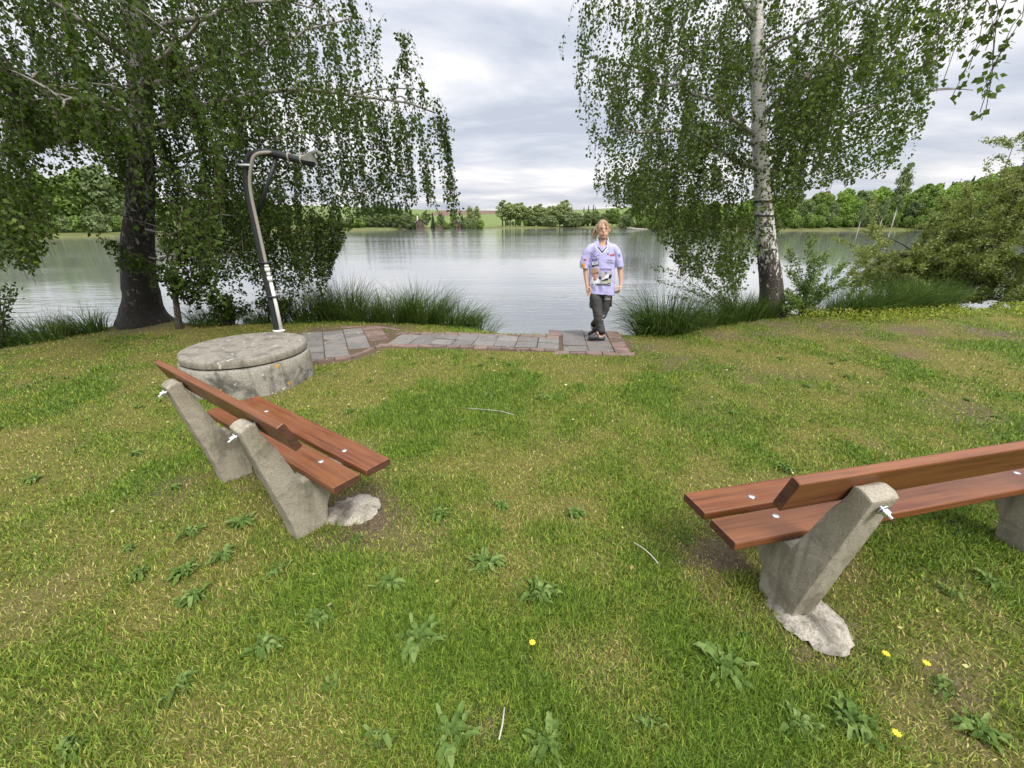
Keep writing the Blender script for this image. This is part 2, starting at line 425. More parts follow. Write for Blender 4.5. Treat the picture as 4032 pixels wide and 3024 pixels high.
# ------------------------------------------------------------------ ground
# lawn edge above the water (x, y)
EDGE = np.array([(-60, 3.0), (-30, 4.2), (-12, 5.2), (-8.2, 5.75), (-7.44, 5.95), (-7.3, 6.8), (-7.1, 7.6), (-6.5, 7.85), (-5.85, 7.6), (-5.0, 7.5), (-3.35, 7.62), (-1.9, 7.45), (-0.95, 7.18), (-0.27, 6.74), (0.55, 6.60), (1.2, 6.6), (1.78, 6.57),
                 (2.35, 6.48), (2.8, 6.75), (3.45, 7.2), (4.3, 7.85), (5.06, 8.15), (5.8, 8.0), (6.69, 7.95), (8.7, 8.5), (10.4, 8.5), (13, 8.7), (20, 8.2), (40, 7), (60, 6)])
def edge_y(x): return np.interp(x, EDGE[:, 0], EDGE[:, 1])
WATER_Z = -0.6
def lawn_z(x, y):
    d = y - edge_y(x)
    z = np.where(d < -0.35, 0.0, np.where(d < 0.0, -0.05 * ((d + 0.35) / 0.35) ** 2, -0.05 - np.clip(d, 0, 1.4) * 1.0))
    und = (vnoise(x, y, 0.55, 1) - 0.5) * 0.03 + (vnoise(x, y, 2.2, 2) - 0.5) * 0.05
    return z + und * np.clip(-d / 0.5, 0.25, 1)
# worn, dry and lush spots: (x, y, radius, strength)
BARE = [(-0.95, 2.1, .34, .9), (-0.55, 1.9, .25, .5), (1.15, 1.72, .28, .8), (1.3, 1.35, .3, .7), (1.6, 1.8, .3, .35), (-1.35, 2.5, .3, .5), (-1.7, 2.7, .3, .4),
        (-2.2, 7.0, .5, .8), (-3.2, 6.75, .35, .8), (1.95, 5.7, .45, .55), (2.2, 5.2, .5, .4), (4.6, 7.0, .5, .8), (5.4, 6.8, .6, .7), (6.4, 6.5, .5, .65), (4.0, 6.4, .4, .45),
        (7.6, 6.3, .6, .6), (3.2, 6.3, .4, .5), (2.7, 4.6, .4, .45), (3.2, 4.5, .35, .4), (1.9, 3.6, .35, .35), (5.2, 5.3, .3, .6), (4.2, 3.6, .35, .4),
        (-6.5, 7.2, .6, .75), (-7.6, 6.0, .5, .6), (-2.35, 2.4, .22, .5), (-2.3, 1.45, .25, .3), (0.3, 1.1, .18, .5), (-0.1, .95, .14, .6), (1.7, 1.0, .3, .5), (2.3, 1.5, .3, .4)]
PATHLINE = [(-2.75, 6.25, -2.5, 5.7, .62), (-2.3, 6.2, -1.8, 6.2, .42), (-1.8, 6.17, .7, 5.90, .33), (.85, 5.95, 1.3, 5.85, .42)]
def fields(x, y):
    bare = np.zeros_like(x)
    for bx, by, r, s in BARE:
        bare = np.maximum(bare, s * np.exp(-((x - bx) ** 2 + (y - by) ** 2) / (r * r) * 1.1))
    bare = np.clip(bare * (0.45 + 1.1 * vnoise(x, y, 0.13, 5)) + np.clip(vnoise(x, y, 0.36, 6) - 0.66, 0, 1) * 1.7 * vnoise(x, y, .07, 16), 0, 1)
    for (ax_, ay_, bx_, by_, rad_) in PATHLINE:
        t_ = np.clip(((x - ax_) * (bx_ - ax_) + (y - ay_) * (by_ - ay_)) / ((bx_ - ax_) ** 2 + (by_ - ay_) ** 2), 0, 1)
        dd_ = np.hypot(x - ax_ - t_ * (bx_ - ax_), y - ay_ - t_ * (by_ - ay_)) - rad_
        bare = np.maximum(bare, np.clip(1 - dd_ / .10, 0, 1))
    lush = 0.42 * vnoise(x, y, 0.8, 7) + 0.34 * vnoise(x, y, 0.24, 8) + 0.12 * vnoise(x, y, 0.09, 17) + 0.12 * vnoise(x, y, 2.6, 9)
    lush = np.clip((lush - 0.32) / 0.34, 0, 1)
    # greener strips left of the left bench, and towards the lower corners
    lush = np.clip(lush + 0.35 * np.exp(-((x + 2.6) ** 2 + (y - 2.9) ** 2) / 0.9) + 0.30 * np.exp(-((x - 0.2) ** 2 + (y - 0.55) ** 2) / 0.15) + 0.25 * np.exp(-((x - 2.0) ** 2 + (y - 0.75) ** 2) / 0.4)
                   + 0.25 * np.exp(-((x + 0.3) ** 2 + (y - 4.4) ** 2) / 1.2) - 0.12 * np.exp(-((x - 0.2) ** 2 + (y - 1.7) ** 2) / 0.6), 0, 1)
    return lush, bare

def axis(parts):
    a = np.concatenate([np.arange(s, e, st) for s, e, st in parts]); return np.unique(np.round(a, 4))
gx = axis([(-60, -13, 2.0), (-13, -6, .16), (-6, 6, .08), (6, 13, .16), (13, 62, 2.0)])
gy = axis([(-20, -1, 1.0), (-1, .3, .2), (.3, 5.0, .08), (5.0, 10.3, .08)])
X, Y = np.meshgrid(gx, gy, indexing='ij')
Z = lawn_z(X, Y)
nx, ny = X.shape
idx = np.arange(nx * ny).reshape(nx, ny)
Fq = np.stack([idx[:-1, :-1], idx[1:, :-1], idx[1:, 1:], idx[:-1, 1:]], -1).reshape(-1, 4)
lush, bare = fields(X.ravel(), Y.ravel())
me = raw_mesh('lawn', np.stack([X, Y, Z], -1), Fq.ravel(), np.arange(len(Fq)) * 4, point_attr={'lush': lush, 'bare': bare}, smooth=True)
k = NT('lawn_soil'); co = k.coord()
f1 = k.noise(co, 45, 5, 0.7); f2 = k.noise(co, 7, 4, 0.6)
g1 = k.mix(f1, (0.065, 0.062, 0.016), (0.22, 0.19, 0.058))
g2 = k.mix(f1, (0.040, 0.066, 0.012), (0.12, 0.16, 0.032))
cg = k.mix(k.attr('lush'), g1, g2)
soil = k.ramp(f1, [(0.3, (0.055, 0.040, 0.026)), (0.6, (0.14, 0.105, 0.068)), (0.8, (0.24, 0.19, 0.12))])
cg = k.mix(k.math('MULTIPLY', k.attr('bare'), 1.1, True), cg, soil)
link('lawn', me, k.done(k.principled(cg, 0.95, k.bump(f1, 0.9, 0.02), Specular_IOR_Level=0.1)))['kind'] = 'structure'

# water
wb = MB(); S_ = 1500
k = NT('lake_water'); co = k.coord()
def wavelet(sx, sy, sc, det, dist=0.3):
    return k.noise(k.n('ShaderNodeMapping', {'Vector': co, 'Scale': (sx, sy, 1)}).outputs[0], sc, det, 0.5, dist)
r1 = wavelet(0.55, 2.3, 1.5, 3); r2 = wavelet(0.06, 0.22, 1.0, 3, 0.8); r3 = wavelet(1.4, 3.4, 4.0, 2)
patch = k.ramp(wavelet(0.012, 0.05, 1.0, 3, 0.6), [(0.38, (0.25,) * 3), (0.62, (1, 1, 1))])
hh = k.math('ADD', k.math('MULTIPLY', r1, 0.030), k.math('ADD', k.math('MULTIPLY', r2, 0.10), k.math('MULTIPLY', r3, 0.006)))
wx = k.n('ShaderNodeSeparateXYZ', {0: co}).outputs
calm = k.n('ShaderNodeMapRange', {'Value': k.math('SUBTRACT', wx['X'], k.math('MULTIPLY', wx['Y'], 0.40)), 'From Min': -4.0, 'From Max': 8.0, 'To Min': 1.0, 'To Max': 0.30}, interpolation_type='SMOOTHSTEP').outputs[0]
hh = k.math('MULTIPLY', k.math('MULTIPLY', hh, patch), calm)
nb = k.n('ShaderNodeBump', {'Height': hh, 'Strength': 0.6, 'Distance': 1.0}).outputs[0]
pw = k.principled((0.30, 0.31, 0.30), 0.05, nb, IOR=1.6, Specular_IOR_Level=0.6, Metallic=0.5)
wm = k.done(pw)
me = raw_mesh('water', [(-S_, 3, WATER_Z), (S_, 3, WATER_Z), (S_, 1000, WATER_Z), (-S_, 1000, WATER_Z)], [0, 1, 2, 3], [0])
link('water', me, wm)['kind'] = 'structure'

# far shore and hills
LAKE = np.array([(-420, -30), (-300, 30), (-160, 70), (-112, 85), (-104, 94.5), (-95, 103), (-85, 130), (-69, 155), (-55, 190), (-47, 221), (-10, 240), (27, 249), (48, 246), (52, 205), (58, 182), (66, 166), (73, 146),
                 (81, 131), (98, 128), (114, 126), (128, 112), (150, 84), (210, 50), (420, -30)], float)
def sdist(px, py):
    """distance to the shoreline, positive on the land side"""
    P = np.stack([px.ravel(), py.ravel()], 1); d = np.full(len(P), 1e9); inside = np.zeros(len(P), bool)
    n = len(LAKE)
    for i in range(n):
        a, b = LAKE[i], LAKE[(i + 1) % n]; ab = b - a
        t = np.clip(((P - a) @ ab) / (ab @ ab), 0, 1); q = a + t[:, None] * ab
        if i < n - 1: d = np.minimum(d, np.hypot(*(P - q).T))
        c = ((a[1] > P[:, 1]) != (b[1] > P[:, 1])) & (P[:, 0] < (b[0] - a[0]) * (P[:, 1] - a[1]) / (b[1] - a[1] + 1e-12) + a[0])
        inside ^= c
    return np.where(inside, -d, d).reshape(px.shape)
def sm(t): t = np.clip(t, 0, 1); return t * t * (3 - 2 * t)
def hill_z(x, y):
    d = sdist(x, y)
    z = WATER_Z + np.clip(d * 0.30, -1.2, 0.75) + np.clip(d, 0, 60) * 0.01
    rise = 17.5 + 4.5 * sm((-x - 40) / 220) + 4.5 * sm((x - 60) / 150)
    z = z + sm((d - 18) / 360) * rise
    return np.where(d > 400, z + (vnoise(x, y, 160, 3) - 0.5) * 1.2, z), d
hx = axis([(-1100, -200, 30), (-200, 200, 2.5), (200, 1130, 30)]); hy = axis([(30, 60, 10), (60, 280, 2.5), (280, 700, 12), (700, 1200, 40)])
HX, HY = np.meshgrid(hx, hy, indexing='ij'); HZ, HD = hill_z(HX, HY)
idx = np.arange(HX.size).reshape(HX.shape)
Fq = np.stack([idx[:-1, :-1], idx[1:, :-1], idx[1:, 1:], idx[:-1, 1:]], -1).reshape(-1, 4)
keep = (HD.ravel()[Fq] > -8).any(1); Fq = Fq[keep]
used = np.unique(Fq); remap = np.full(HX.size, -1); remap[used] = np.arange(len(used))
V = np.stack([HX, HY, HZ], -1).reshape(-1, 3)[used]; Fq = remap[Fq]
plough = sm((V[:, 1] - (430 + 0.8 * (V[:, 0] + 60))) / 6) * sm((V[:, 0] + 85) / 6) + sm((V[:, 1] - 560) / 8) * 0.8 * (V[:, 0] < -60)
me = raw_mesh('hill', V, Fq.ravel(), np.arange(len(Fq)) * 4, point_attr={'plough': np.clip(plough, 0, 1), 'shore': np.clip(HD.ravel()[used] / 12, 0, 1)}, smooth=True)
k = NT('field'); co = k.coord()
f1 = k.noise(co, 0.4, 5, 0.6); f2 = k.noise(co, 0.03, 3)
green = k.mix(f2, (0.115, 0.155, 0.05), (0.15, 0.19, 0.068))
c = k.mix(k.attr('plough'), green, k.mix(f1, (0.13, 0.085, 0.065), (0.165, 0.11, 0.085)))
rough_g = k.mix(f1, (0.05, 0.07, 0.022), (0.17, 0.17, 0.065))
c = k.mix(k.ramp(k.attr('shore'), [(0.5, (0, 0, 0)), (1, (1, 1, 1))]), rough_g, c)
link('hill', me, k.done(k.principled(c, 0.95, Specular_IOR_Level=0.1)))['kind'] = 'structure'

# ------------------------------------------------------------------ path
def path_parts():
    slabs, bricks = [], []
    # right-hand pad by the water
    ux = Vector((1, -0.10)).normalized(); uy = Vector((-ux.y, ux.x)); o = Vector((0.70, 5.46))
    for i in range(2):
        for j in range(4):
            slabs.append((o + ux * (0.345 * i + .17) + uy * (0.30 * j + .15), ux, .335, .29))
    for i in range(5): bricks.append((o + ux * (0.215 * i - .02) + uy * (-.055), ux, .205, .10))
    for j in range(11):
        bricks.append((o + ux * (0.69 + .11) + uy * (0.108 * j + .05), ux, .205, .098))
        if 2 < j < 11: bricks.append((o + ux * (-0.11) + uy * (0.108 * j + .05), ux, .205, .098)) if j > 7 else None
    # main strip
    a, b = Vector((0.69, 5.90)), Vector((-2.0, 6.2)); ax = (b - a).normalized(); L = (b - a).length; ay = Vector((ax.y, -ax.x))
    n = int(L / 0.31); 
    for i in range(n):
        bow = 0.07 * math.sin(math.pi * i / n)
        c = a + ax * (0.31 * (i + .5)) + Vector((0, bow - .03))
        for j in (-1, 1):
            sh = 0.0
            slabs.append((c + ay * (0.152 * j), ax, .30, .295))
    nb = int(L / 0.2)
    for i in range(nb):
        bow = 0.07 * math.sin(math.pi * i / nb)
        c = a + ax * (0.2 * (i + .5)) + Vector((0, bow - .03))
        for j in (-1, 1): bricks.append((c + ay * (0.36 * j), ax, .19, .10))
    # left pad, laid at another angle
    ang = math.radians(24); ux = Vector((math.cos(ang), math.sin(ang))); uy = Vector((-ux.y, ux.x)); o = Vector((-2.62, 5.98))
    poly = [(-1.86, 6.75), (-2.3, 6.98), (-3.02, 6.98), (-3.35, 6.55), (-3.35, 5.2), (-2.5, 5.12), (-2.12, 5.28), (-1.95, 5.72), (-1.82, 5.85)]
    def inside(p):
        r = False
        for i in range(len(poly)):
            x1, y1 = poly[i]; x2, y2 = poly[(i + 1) % len(poly)]
            if (y1 > p.y) != (y2 > p.y) and p.x < (x2 - x1) * (p.y - y1) / (y2 - y1) + x1: r = not r
        return r
    for i in range(-4, 5):
        for j in range(-5, 6):
            c = o + ux * (0.305 * i) + uy * (0.305 * j)
            if inside(c) and all(inside(c + ux * (.12 * sx) + uy * (.12 * sy)) for sx in (-1, 1) for sy in (-1, 1)):
                if i == 2: 
                    for q in (-1, 1): bricks.append((c + uy * (0.076 * q * 1.0) , ux, .295, .14))
                else: slabs.append((c, ux, .297, .297))
    for i in range(len(poly)):
        p, q = Vector(poly[i]), Vector(poly[(i + 1) % len(poly)])
        if i in (2, 3, 8): continue
        d = (q - p); m_ = max(1, int(d.length / .205)); d.normalize()
        for s in range(m_): bricks.append((p + d * (.205 * s + .1), d, .195, .10))
    return slabs, bricks
slabs, bricks = path_parts()
def paver_mesh(name, lst, h):
    Q, R = [], []
    for c, ux, a, b in lst:
        uy = Vector((-ux.y, ux.x)); z0 = h + random.uniform(-.004, .004); rr = random.random(); tilt = random.uniform(-.01, .01); tilt2 = random.uniform(-.01, .01)
        rot = random.uniform(-.012, .012); ux = Vector((ux.x - rot * ux.y, ux.y + rot * ux.x)); uy = Vector((-ux.y, ux.x))
        def P(s, t, z): 
            p = c + ux * (a / 2 * s) + uy * (b / 2 * t); return (p.x, p.y, z + tilt * s + tilt2 * t)
        e = 0.955
        top = [P(-e, -e, z0), P(e, -e, z0), P(e, e, z0), P(-e, e, z0)]; mid = [P(-1, -1, z0 - .007), P(1, -1, z0 - .007), P(1, 1, z0 - .007), P(-1, 1, z0 - .007)]
        low = [P(-1, -1, -.03), P(1, -1, -.03), P(1, 1, -.03), P(-1, 1, -.03)]
        Q.append(top); R.append(rr)
        for i in range(4):
            j = (i + 1) % 4; Q.append([mid[i], mid[j], top[j], top[i]]); R.append(rr); Q.append([low[i], low[j], mid[j], mid[i]]); R.append(rr)
    return quad_mesh(name, Q, np.array(R))
ms = paver_mesh('path', slabs, .030); mb_ = paver_mesh('brick_edging', bricks, .027)
po = link('path', ms, M['slab']); po['kind'] = 'structure'
bo = link('path_edging', mb_, M['brick']); bo['kind'] = 'structure'
PAV = [(c.x, c.y, max(a, b) / 2) for c, u, a, b in slabs + bricks]
PAVD = [(c.x, c.y, u.x, u.y, a / 2, b / 2) for c, u, a, b in slabs + bricks]

# ------------------------------------------------------------------ grass
WELL = (-3.0, 4.53)
def blade_field(N, seed):
    r = np.random.default_rng(seed)
    n = int(N * 4.2)
    
    # area density falls off with distance: draw the distance from a density ~ r/(r^2+.9)
    rr = np.sqrt((0.25 + 0.9) * ((13.5 ** 2 + .9) / (0.25 + .9)) ** r.random(n) - 0.9)
    az = r.uniform(-math.radians(74), math.radians(74), n)
    x = rr * np.sin(az); y = rr * np.cos(az)
    ok = (y < edge_y(x) + 0.12) & (y > -.3)
    ok &= np.hypot(x - WELL[0], y - WELL[1]) > 0.655
    cell = {}
    inp = np.zeros(n, bool)
    near = (x > -3.7) & (x < 1.9) & (y > 4.9) & (y < 7.2)
    ii = np.nonzero(near)[0]
    for cx, cy, ax_, ay_, a, b in PAVD:
        dx, dy = x[ii] - cx, y[ii] - cy
        u, v = dx * ax_ + dy * ay_, -dx * ay_ + dy * ax_
        inp[ii] |= (np.abs(u) < a * 1.0) & (np.abs(v) < b * 1.0)
    ok &= ~inp
    lush, bare = fields(x, y)
    ok &= r.random(n) > bare * 0.93
    ok &= r.random(n) < 0.45 + 0.55 * lush
    x, y = x[ok][:N], y[ok][:N]
    return x, y, lush[ok][:N], bare[ok][:N]
gxp, gyp, gl, gb = blade_field(560000, 21)
n = len(gxp); r = np.random.default_rng(5)
dist = np.hypot(gxp, gyp)
gz = lawn_z(gxp, gyp)
tall = vnoise(gxp, gyp, 0.22, 11)
wildedge = np.clip(1 - np.abs(gyp - edge_y(gxp) + .05) / .25, 0, 1)
Lb = 0.86 * (0.020 + 0.030 * gl * (0.4 + 0.9 * tall) + 0.016 * r.random(n)) * (0.7 + 0.6 * r.random(n)) * (1 - 0.5 * gb) * (1 + 0.9 * wildedge * r.random(n))
Wb = (0.0022 + 0.0020 * r.random(n) ** 2) * (0.95 + 0.24 * np.clip(dist, 0, 12))
az = r.uniform(0, 2 * math.pi, n)
lean = np.clip(r.normal(0.74, 0.42, n), 0.02, 1.5)
hd = np.stack([np.cos(az), np.sin(az)], 1)
side = np.stack([-np.sin(az), np.cos(az)], 1)
tw = r.uniform(-.9, .9, n)
sd_ = np.stack([side[:, 0] * np.cos(tw) + hd[:, 0] * np.sin(tw), side[:, 1] * np.cos(tw) + hd[:, 1] * np.sin(tw)], 1)
base = np.stack([gxp, gyp, gz - .004], 1)
up1 = np.cos(lean * .6); out1 = np.sin(lean * .6); up2 = np.cos(np.clip(lean * 1.5, 0, 1.75)); out2 = np.sin(np.clip(lean * 1.5, 0, 1.75))
mid = base + np.stack([hd[:, 0] * out1 * Lb * .55, hd[:, 1] * out1 * Lb * .55, up1 * Lb * .55], 1)
tip = mid + np.stack([hd[:, 0] * out2 * Lb * .5, hd[:, 1] * out2 * Lb * .5, up2 * Lb * .5], 1)
s3 = np.concatenate([sd_, np.zeros((n, 1))], 1) * (Wb / 2)[:, None]
V = np.stack([base - s3, base + s3, mid + s3 * .85, mid - s3 * .85, tip], 1)
o5 = np.arange(n)[:, None] * 5
loops = np.concatenate([o5 + np.array([[0, 1, 2, 3]]), o5 + np.array([[3, 2, 4]])], 1).ravel()
starts = np.stack([np.arange(n) * 7, np.arange(n) * 7 + 4], 1).ravel()
dry = np.clip(r.random(n) * 0.55 + 0.62 * (1 - gl) * r.random(n) + 0.55 * gb * r.random(n), 0, 1)
shade = r.random(n)
me = raw_mesh('grass', V, loops, starts, face_attr={'dry': np.repeat(dry, 2), 'rnd': np.repeat(shade, 2)})
k = NT('grass_blade')
gc = k.ramp(k.attr('dry'), [(0.0, (0.080, 0.160, 0.018)), (0.30, (0.150, 0.245, 0.030)), (0.55, (0.235, 0.285, 0.046)), (0.76, (0.330, 0.300, 0.085)), (0.95, (0.50, 0.42, 0.20))])
gv = k.mix(k.attr('rnd'), (0.34, 0.38, 0.34), (1.45, 1.42, 1.32))
gc = k.mix(1.0, gc, gv, 'MULTIPLY')
p = k.principled(gc, 0.55, Specular_IOR_Level=0.25)
t = k.n('ShaderNodeBsdfTranslucent', {'Color': k.mix(1.0, gc, (1.2, 1.25, 0.7), 'MULTIPLY')})
mx = k.n('ShaderNodeMixShader', {0: 0.28}); k.t.links.new(p.outputs[0], mx.inputs[1]); k.t.links.new(t.outputs[0], mx.inputs[2])
tag(link('grass', me, k.done(mx)), 'short mown grass of the lakeside lawn, patchy green and straw yellow', 'grass', kind='stuff')

# ------------------------------------------------------------------ leaves and trees near by
def rand_unit(n, r):
    v = r.normal(size=(n, 3)); return v / np.linalg.norm(v, axis=1, keepdims=True)

def leaf_quads(P, Dn, Ls, asp, r, fold=0.0):
    n = len(P)
    Dn = Dn / np.linalg.norm(Dn, axis=1, keepdims=True)
    S = np.cross(Dn, rand_unit(n, r)); S /= np.linalg.norm(S, axis=1, keepdims=True) + 1e-9
    Ls = np.broadcast_to(np.asarray(Ls, float), (n,))[:, None]
    N_ = np.cross(Dn, S)
    m = P + Dn * Ls * .42 + N_ * Ls * fold
    return np.stack([P, m + S * Ls * asp / 2, P + Dn * Ls, m - S * Ls * asp / 2], 1)

def twig_quads(segs, w):
    """segs (n,2,3) -> thin three-sided twigs as two crossed ribbons of real width"""
    a, b = segs[:, 0], segs[:, 1]; d = b - a; d /= np.linalg.norm(d, axis=1, keepdims=True) + 1e-9
    ref = np.where(np.abs(d[:, 2:3]) > .9, np.array([[1., 0, 0]]), np.array([[0, 0, 1.]]))
    s = np.cross(d, ref); s /= np.linalg.norm(s, axis=1, keepdims=True) + 1e-9
    u = np.cross(d, s)
    w = np.asarray(w).reshape(-1, 1)
    out = []
    c = [s * w, -s * w * .5 + u * w * .87, -s * w * .5 - u * w * .87]
    for i in range(3):
        p, q = c[i], c[(i + 1) % 3]
        out.append(np.stack([a + p, a + q, b + q, b + p], 1))
    return np.concatenate(out)

def strands(anchors, lens, r, step=0.03, wind=(0.0, 0.0), leafL=(0.046, 0.076), bare_top=0.05, asp=.8, sway=.12):
    """pendulous twigs with leaves; returns leaf quads, leaf random values, twig quads"""
    LQ, LR, TS = [], [], []
    for a, L in zip(anchors, lens):
        ns = max(3, int(L / .16)); p = np.array(a, float); d = np.array([r.normal(0, .45) + wind[0], r.normal(0, .45) + wind[1], -.35]); pts = [p]
        for i in range(ns):
            d = d * .62 + np.array([wind[0] * .35 + r.normal(0, sway), wind[1] * .35 + r.normal(0, sway), -1.0]) * .42
            p = p + d / np.linalg.norm(d) * (L / ns); pts.append(p)
        pts = np.array(pts); TS.append(np.stack([pts[:-1], pts[1:]], 1))
        m = max(3, int(L / step)); t = np.sort(r.uniform(bare_top, 1.0, m)) * ns
        i0 = np.minimum(t.astype(int), ns - 1); f = (t - i0)[:, None]
        q = pts[i0] * (1 - f) + pts[i0 + 1] * f
        out = rand_unit(m, r); out[:, 2] = -np.abs(out[:, 2]) * .8 - .25
        q = q + out * r.uniform(.005, .045, (m, 1))
        LQ.append(leaf_quads(q, out, r.uniform(*leafL, m), asp, r, .06)); LR.append(np.clip(r.normal(.42, .22) * .55 + r.random(m) * .5, 0, 1))
    TS = np.concatenate(TS)
    return np.concatenate(LQ), np.concatenate(LR), twig_quads(TS, np.full(len(TS), .0022))

def curve(p0, p1, p2, n):
    p0, p1, p2 = map(np.array, (p0, p1, p2)); t = np.linspace(0, 1, n)[:, None]
    return p0 * (1 - t) ** 2 + 2 * p1 * t * (1 - t) + p2 * t ** 2

def trunk_obj(pts, rad, mat, parent, flare=None, n=22, lump=.012, seed=0):
    """tapered trunk with uneven surface, more rings between the given points"""
    pts = np.array(pts, float); rad = np.array(rad, float)
    d = np.concatenate([[0], np.cumsum(np.linalg.norm(np.diff(pts, axis=0), axis=1))])
    s = np.arange(0, d[-1], .07)
    P = np.stack([np.interp(s, d, pts[:, i]) for i in range(3)], 1); R_ = np.interp(s, d, rad)
    for _ in range(6):
        P[1:-1] = (P[:-2] + 2 * P[1:-1] + P[2:]) / 4; R_[1:-1] = (R_[:-2] + 2 * R_[1:-1] + R_[2:]) / 4
    V = []; Fc = []
    th = np.arange(n) * 2 * math.pi / n
    for i in range(len(P)):
        nz = vnoise(th * 3.0 + 5 + seed, np.full(n, P[i][2] * 6), 1.0, 31 + seed) - .5
        nz2 = vnoise(th * 9.0 + 5, np.full(n, P[i][2] * 22), 1.0, 32 + seed) - .5
        rr = R_[i] * (1 + .10 * nz + lump * 5 * nz2)
        if flare: rr = rr * (1 + flare * np.exp(-max(0, P[i][2]) / .18) * (1 + .55 * np.cos(th * 3 + seed) + .3 * np.cos(th * 5 + 1)))
        V += [(P[i][0] + rr[j] * math.cos(th[j]), P[i][1] + rr[j] * math.sin(th[j]), P[i][2]) for j in range(n)]
    for i in range(len(P) - 1):
        for j in range(n):
            a, b = i * n + j, i * n + (j + 1) % n; Fc.append((a, b, b + n, a + n))
    mb = MB(); mb.add(V, Fc)
    return mb.build('trunk', mat, parent, smooth=True), P

def interp1(x, xs, ys): return float(np.interp(x, xs, ys))

def birch(root, trunk_pts, trunk_rad, bark, leafm, zbot, inside, keep, n_str, disc, branches, seed, flare, zcap=7.0, step=.03, wind=(0.0, 0.0), extra=None, lens=(.45, 1.5), leafL=(.046, .076)):
    """weeping birch in world-sized local coordinates (root sits on the ground)"""
    r = np.random.default_rng(seed)
    o = np.array(root.location)
    tr, P = trunk_obj(trunk_pts, trunk_rad, bark, root, flare, seed=seed % 7)
    bm_ = MB(); tips = []
    for (z0, end, sag, r0) in branches:
        i = int(np.argmin(np.abs(P[:, 2] - z0))); p0 = P[i]
        p2 = np.array(end) ; p1 = (p0 + p2) / 2 + np.array([0, 0, sag])
        c = curve(p0, p1, p2, 12); c[1:-1] += r.normal(0, .03, (10, 3))
        bm_.tube([tuple(q) for q in c], list(np.linspace(r0, r0 * .22, 12)), 6); tips.append(c)
        for q in (4, 6, 8, 10):
            e = c[q] + np.array([r.normal(0, .45), r.normal(0, .45), r.uniform(-.1, .35)]); mm = (c[q] + e) / 2 + np.array([0, 0, .12])
            s_ = curve(c[q], mm, e, 6); bm_.tube([tuple(z) for z in s_], list(np.linspace(r0 * .35, r0 * .1, 6)), 5); tips.append(s_)
    bm_.build('branches', M['limb'], root, smooth=True)
    cpts = np.concatenate(tips)
    A, Ls = [], []
    tries = 0
    while len(A) < n_str and tries < n_str * 40:
        tries += 1
        if r.random() < .35:
            p = cpts[r.integers(len(cpts))] + r.normal(0, .14, 3)
        else:
            ang = r.uniform(0, 2 * math.pi); q = math.sqrt(r.random())
            p = np.array([disc[0] + disc[2] * q * math.cos(ang), disc[1] + disc[3] * q * math.sin(ang), 0])
            zb = zbot(p + o)
            p[2] = zb + .25 + (zcap - zb) * r.random() ** 1.25 - o[2]
        L = r.uniform(*lens)
        zb = zbot(p + o) + r.normal(0, .10)
        L = min(L, p[2] + o[2] - zb)
        if L < .12: continue
        qx, qy = px_of(p + o)
        if (qy < -220 or qx < -260) and r.random() < .72: continue
        if not inside(p + o, r): continue
        A.append(p); Ls.append(L)
    for (p, L) in (extra or []): A.append(np.array(p)); Ls.append(L)
    LQ, LR, TQ = strands(A, Ls, r, step, wind, leafL=leafL)
    kp = keep(LQ[:, 0] + o, r, True); LQ, LR = LQ[kp], LR[kp]
    TQ = TQ[keep(TQ[:, 0] + o, r, False)]
    link('twigs', quad_mesh('twigs', TQ), M['twig'], root)
    link('crown', quad_mesh('crown', LQ, LR), leafm, root)
    return len(LQ)

def px_of(p):
    """where a world point falls in the photograph (used to shape the crowns)"""
    c, s = math.cos(PITCH), math.sin(PITCH)
    x, y, z = p[0], p[1], p[2] - EYE
    fw = y * c - z * s; up = y * s + z * c
    return 2016 + F * x / fw, 1512 - F * up / fw

# -- left birch -------------------------------------------------------
LT = Vector((-6.76, 7.5, 0.0))
left = thing('birch_tree', 'big old weeping birch with thick dark furrowed trunk standing left of the shower pole', 'tree', LT, group=None)
def zb_left(p):
    X7 = p[0] / max(p[1], 1) * 7.5
    return interp1(X7, [-10, -8.6, -8.0, -7.4, -6.9, -6.3, -5.9, -5.2, -4.4, -3.7, -3.0, -2.75, -2.4, -1.9, -1.5, -1.1], [1.0, 1.0, 1.15, 1.9, 2.5, 2.3, 1.0, .62, .50, .55, .55, 1.35, 1.75, 1.75, 1.85, 1.9])
def in_left(p, r):
    px, py = px_of(p)
    if p[1] < 4.3: return False
    lim = interp1(py, [-2000, -600, 0, 150, 300, 450, 600, 900, 1300], [1250, 1380, 1520, 1590, 1630, 1700, 1735, 1720, 1300])
    if px > lim: return False
    # thin gaps where the sky and the far shore show through
    if 60 < px < 460 and 520 < py < 900: return r.random() < .13
    if 500 < px < 640 and 650 < py < 1000: return p[1] > 7.7 or r.random() < .3
    if px > 1250: return r.random() < interp1(px, [1250, 1400, 1740], [.9, .6, .22])
    if 640 < px < 900 and py > 880: return r.random() < .3
    return True
def pxv(P):
    c, s = math.cos(PITCH), math.sin(PITCH); z = P[:, 2] - EYE
    fw = np.maximum(P[:, 1] * c - z * s, .1); return 2016 + F * P[:, 0] / fw, 1512 - F * (P[:, 1] * s + z * c) / fw
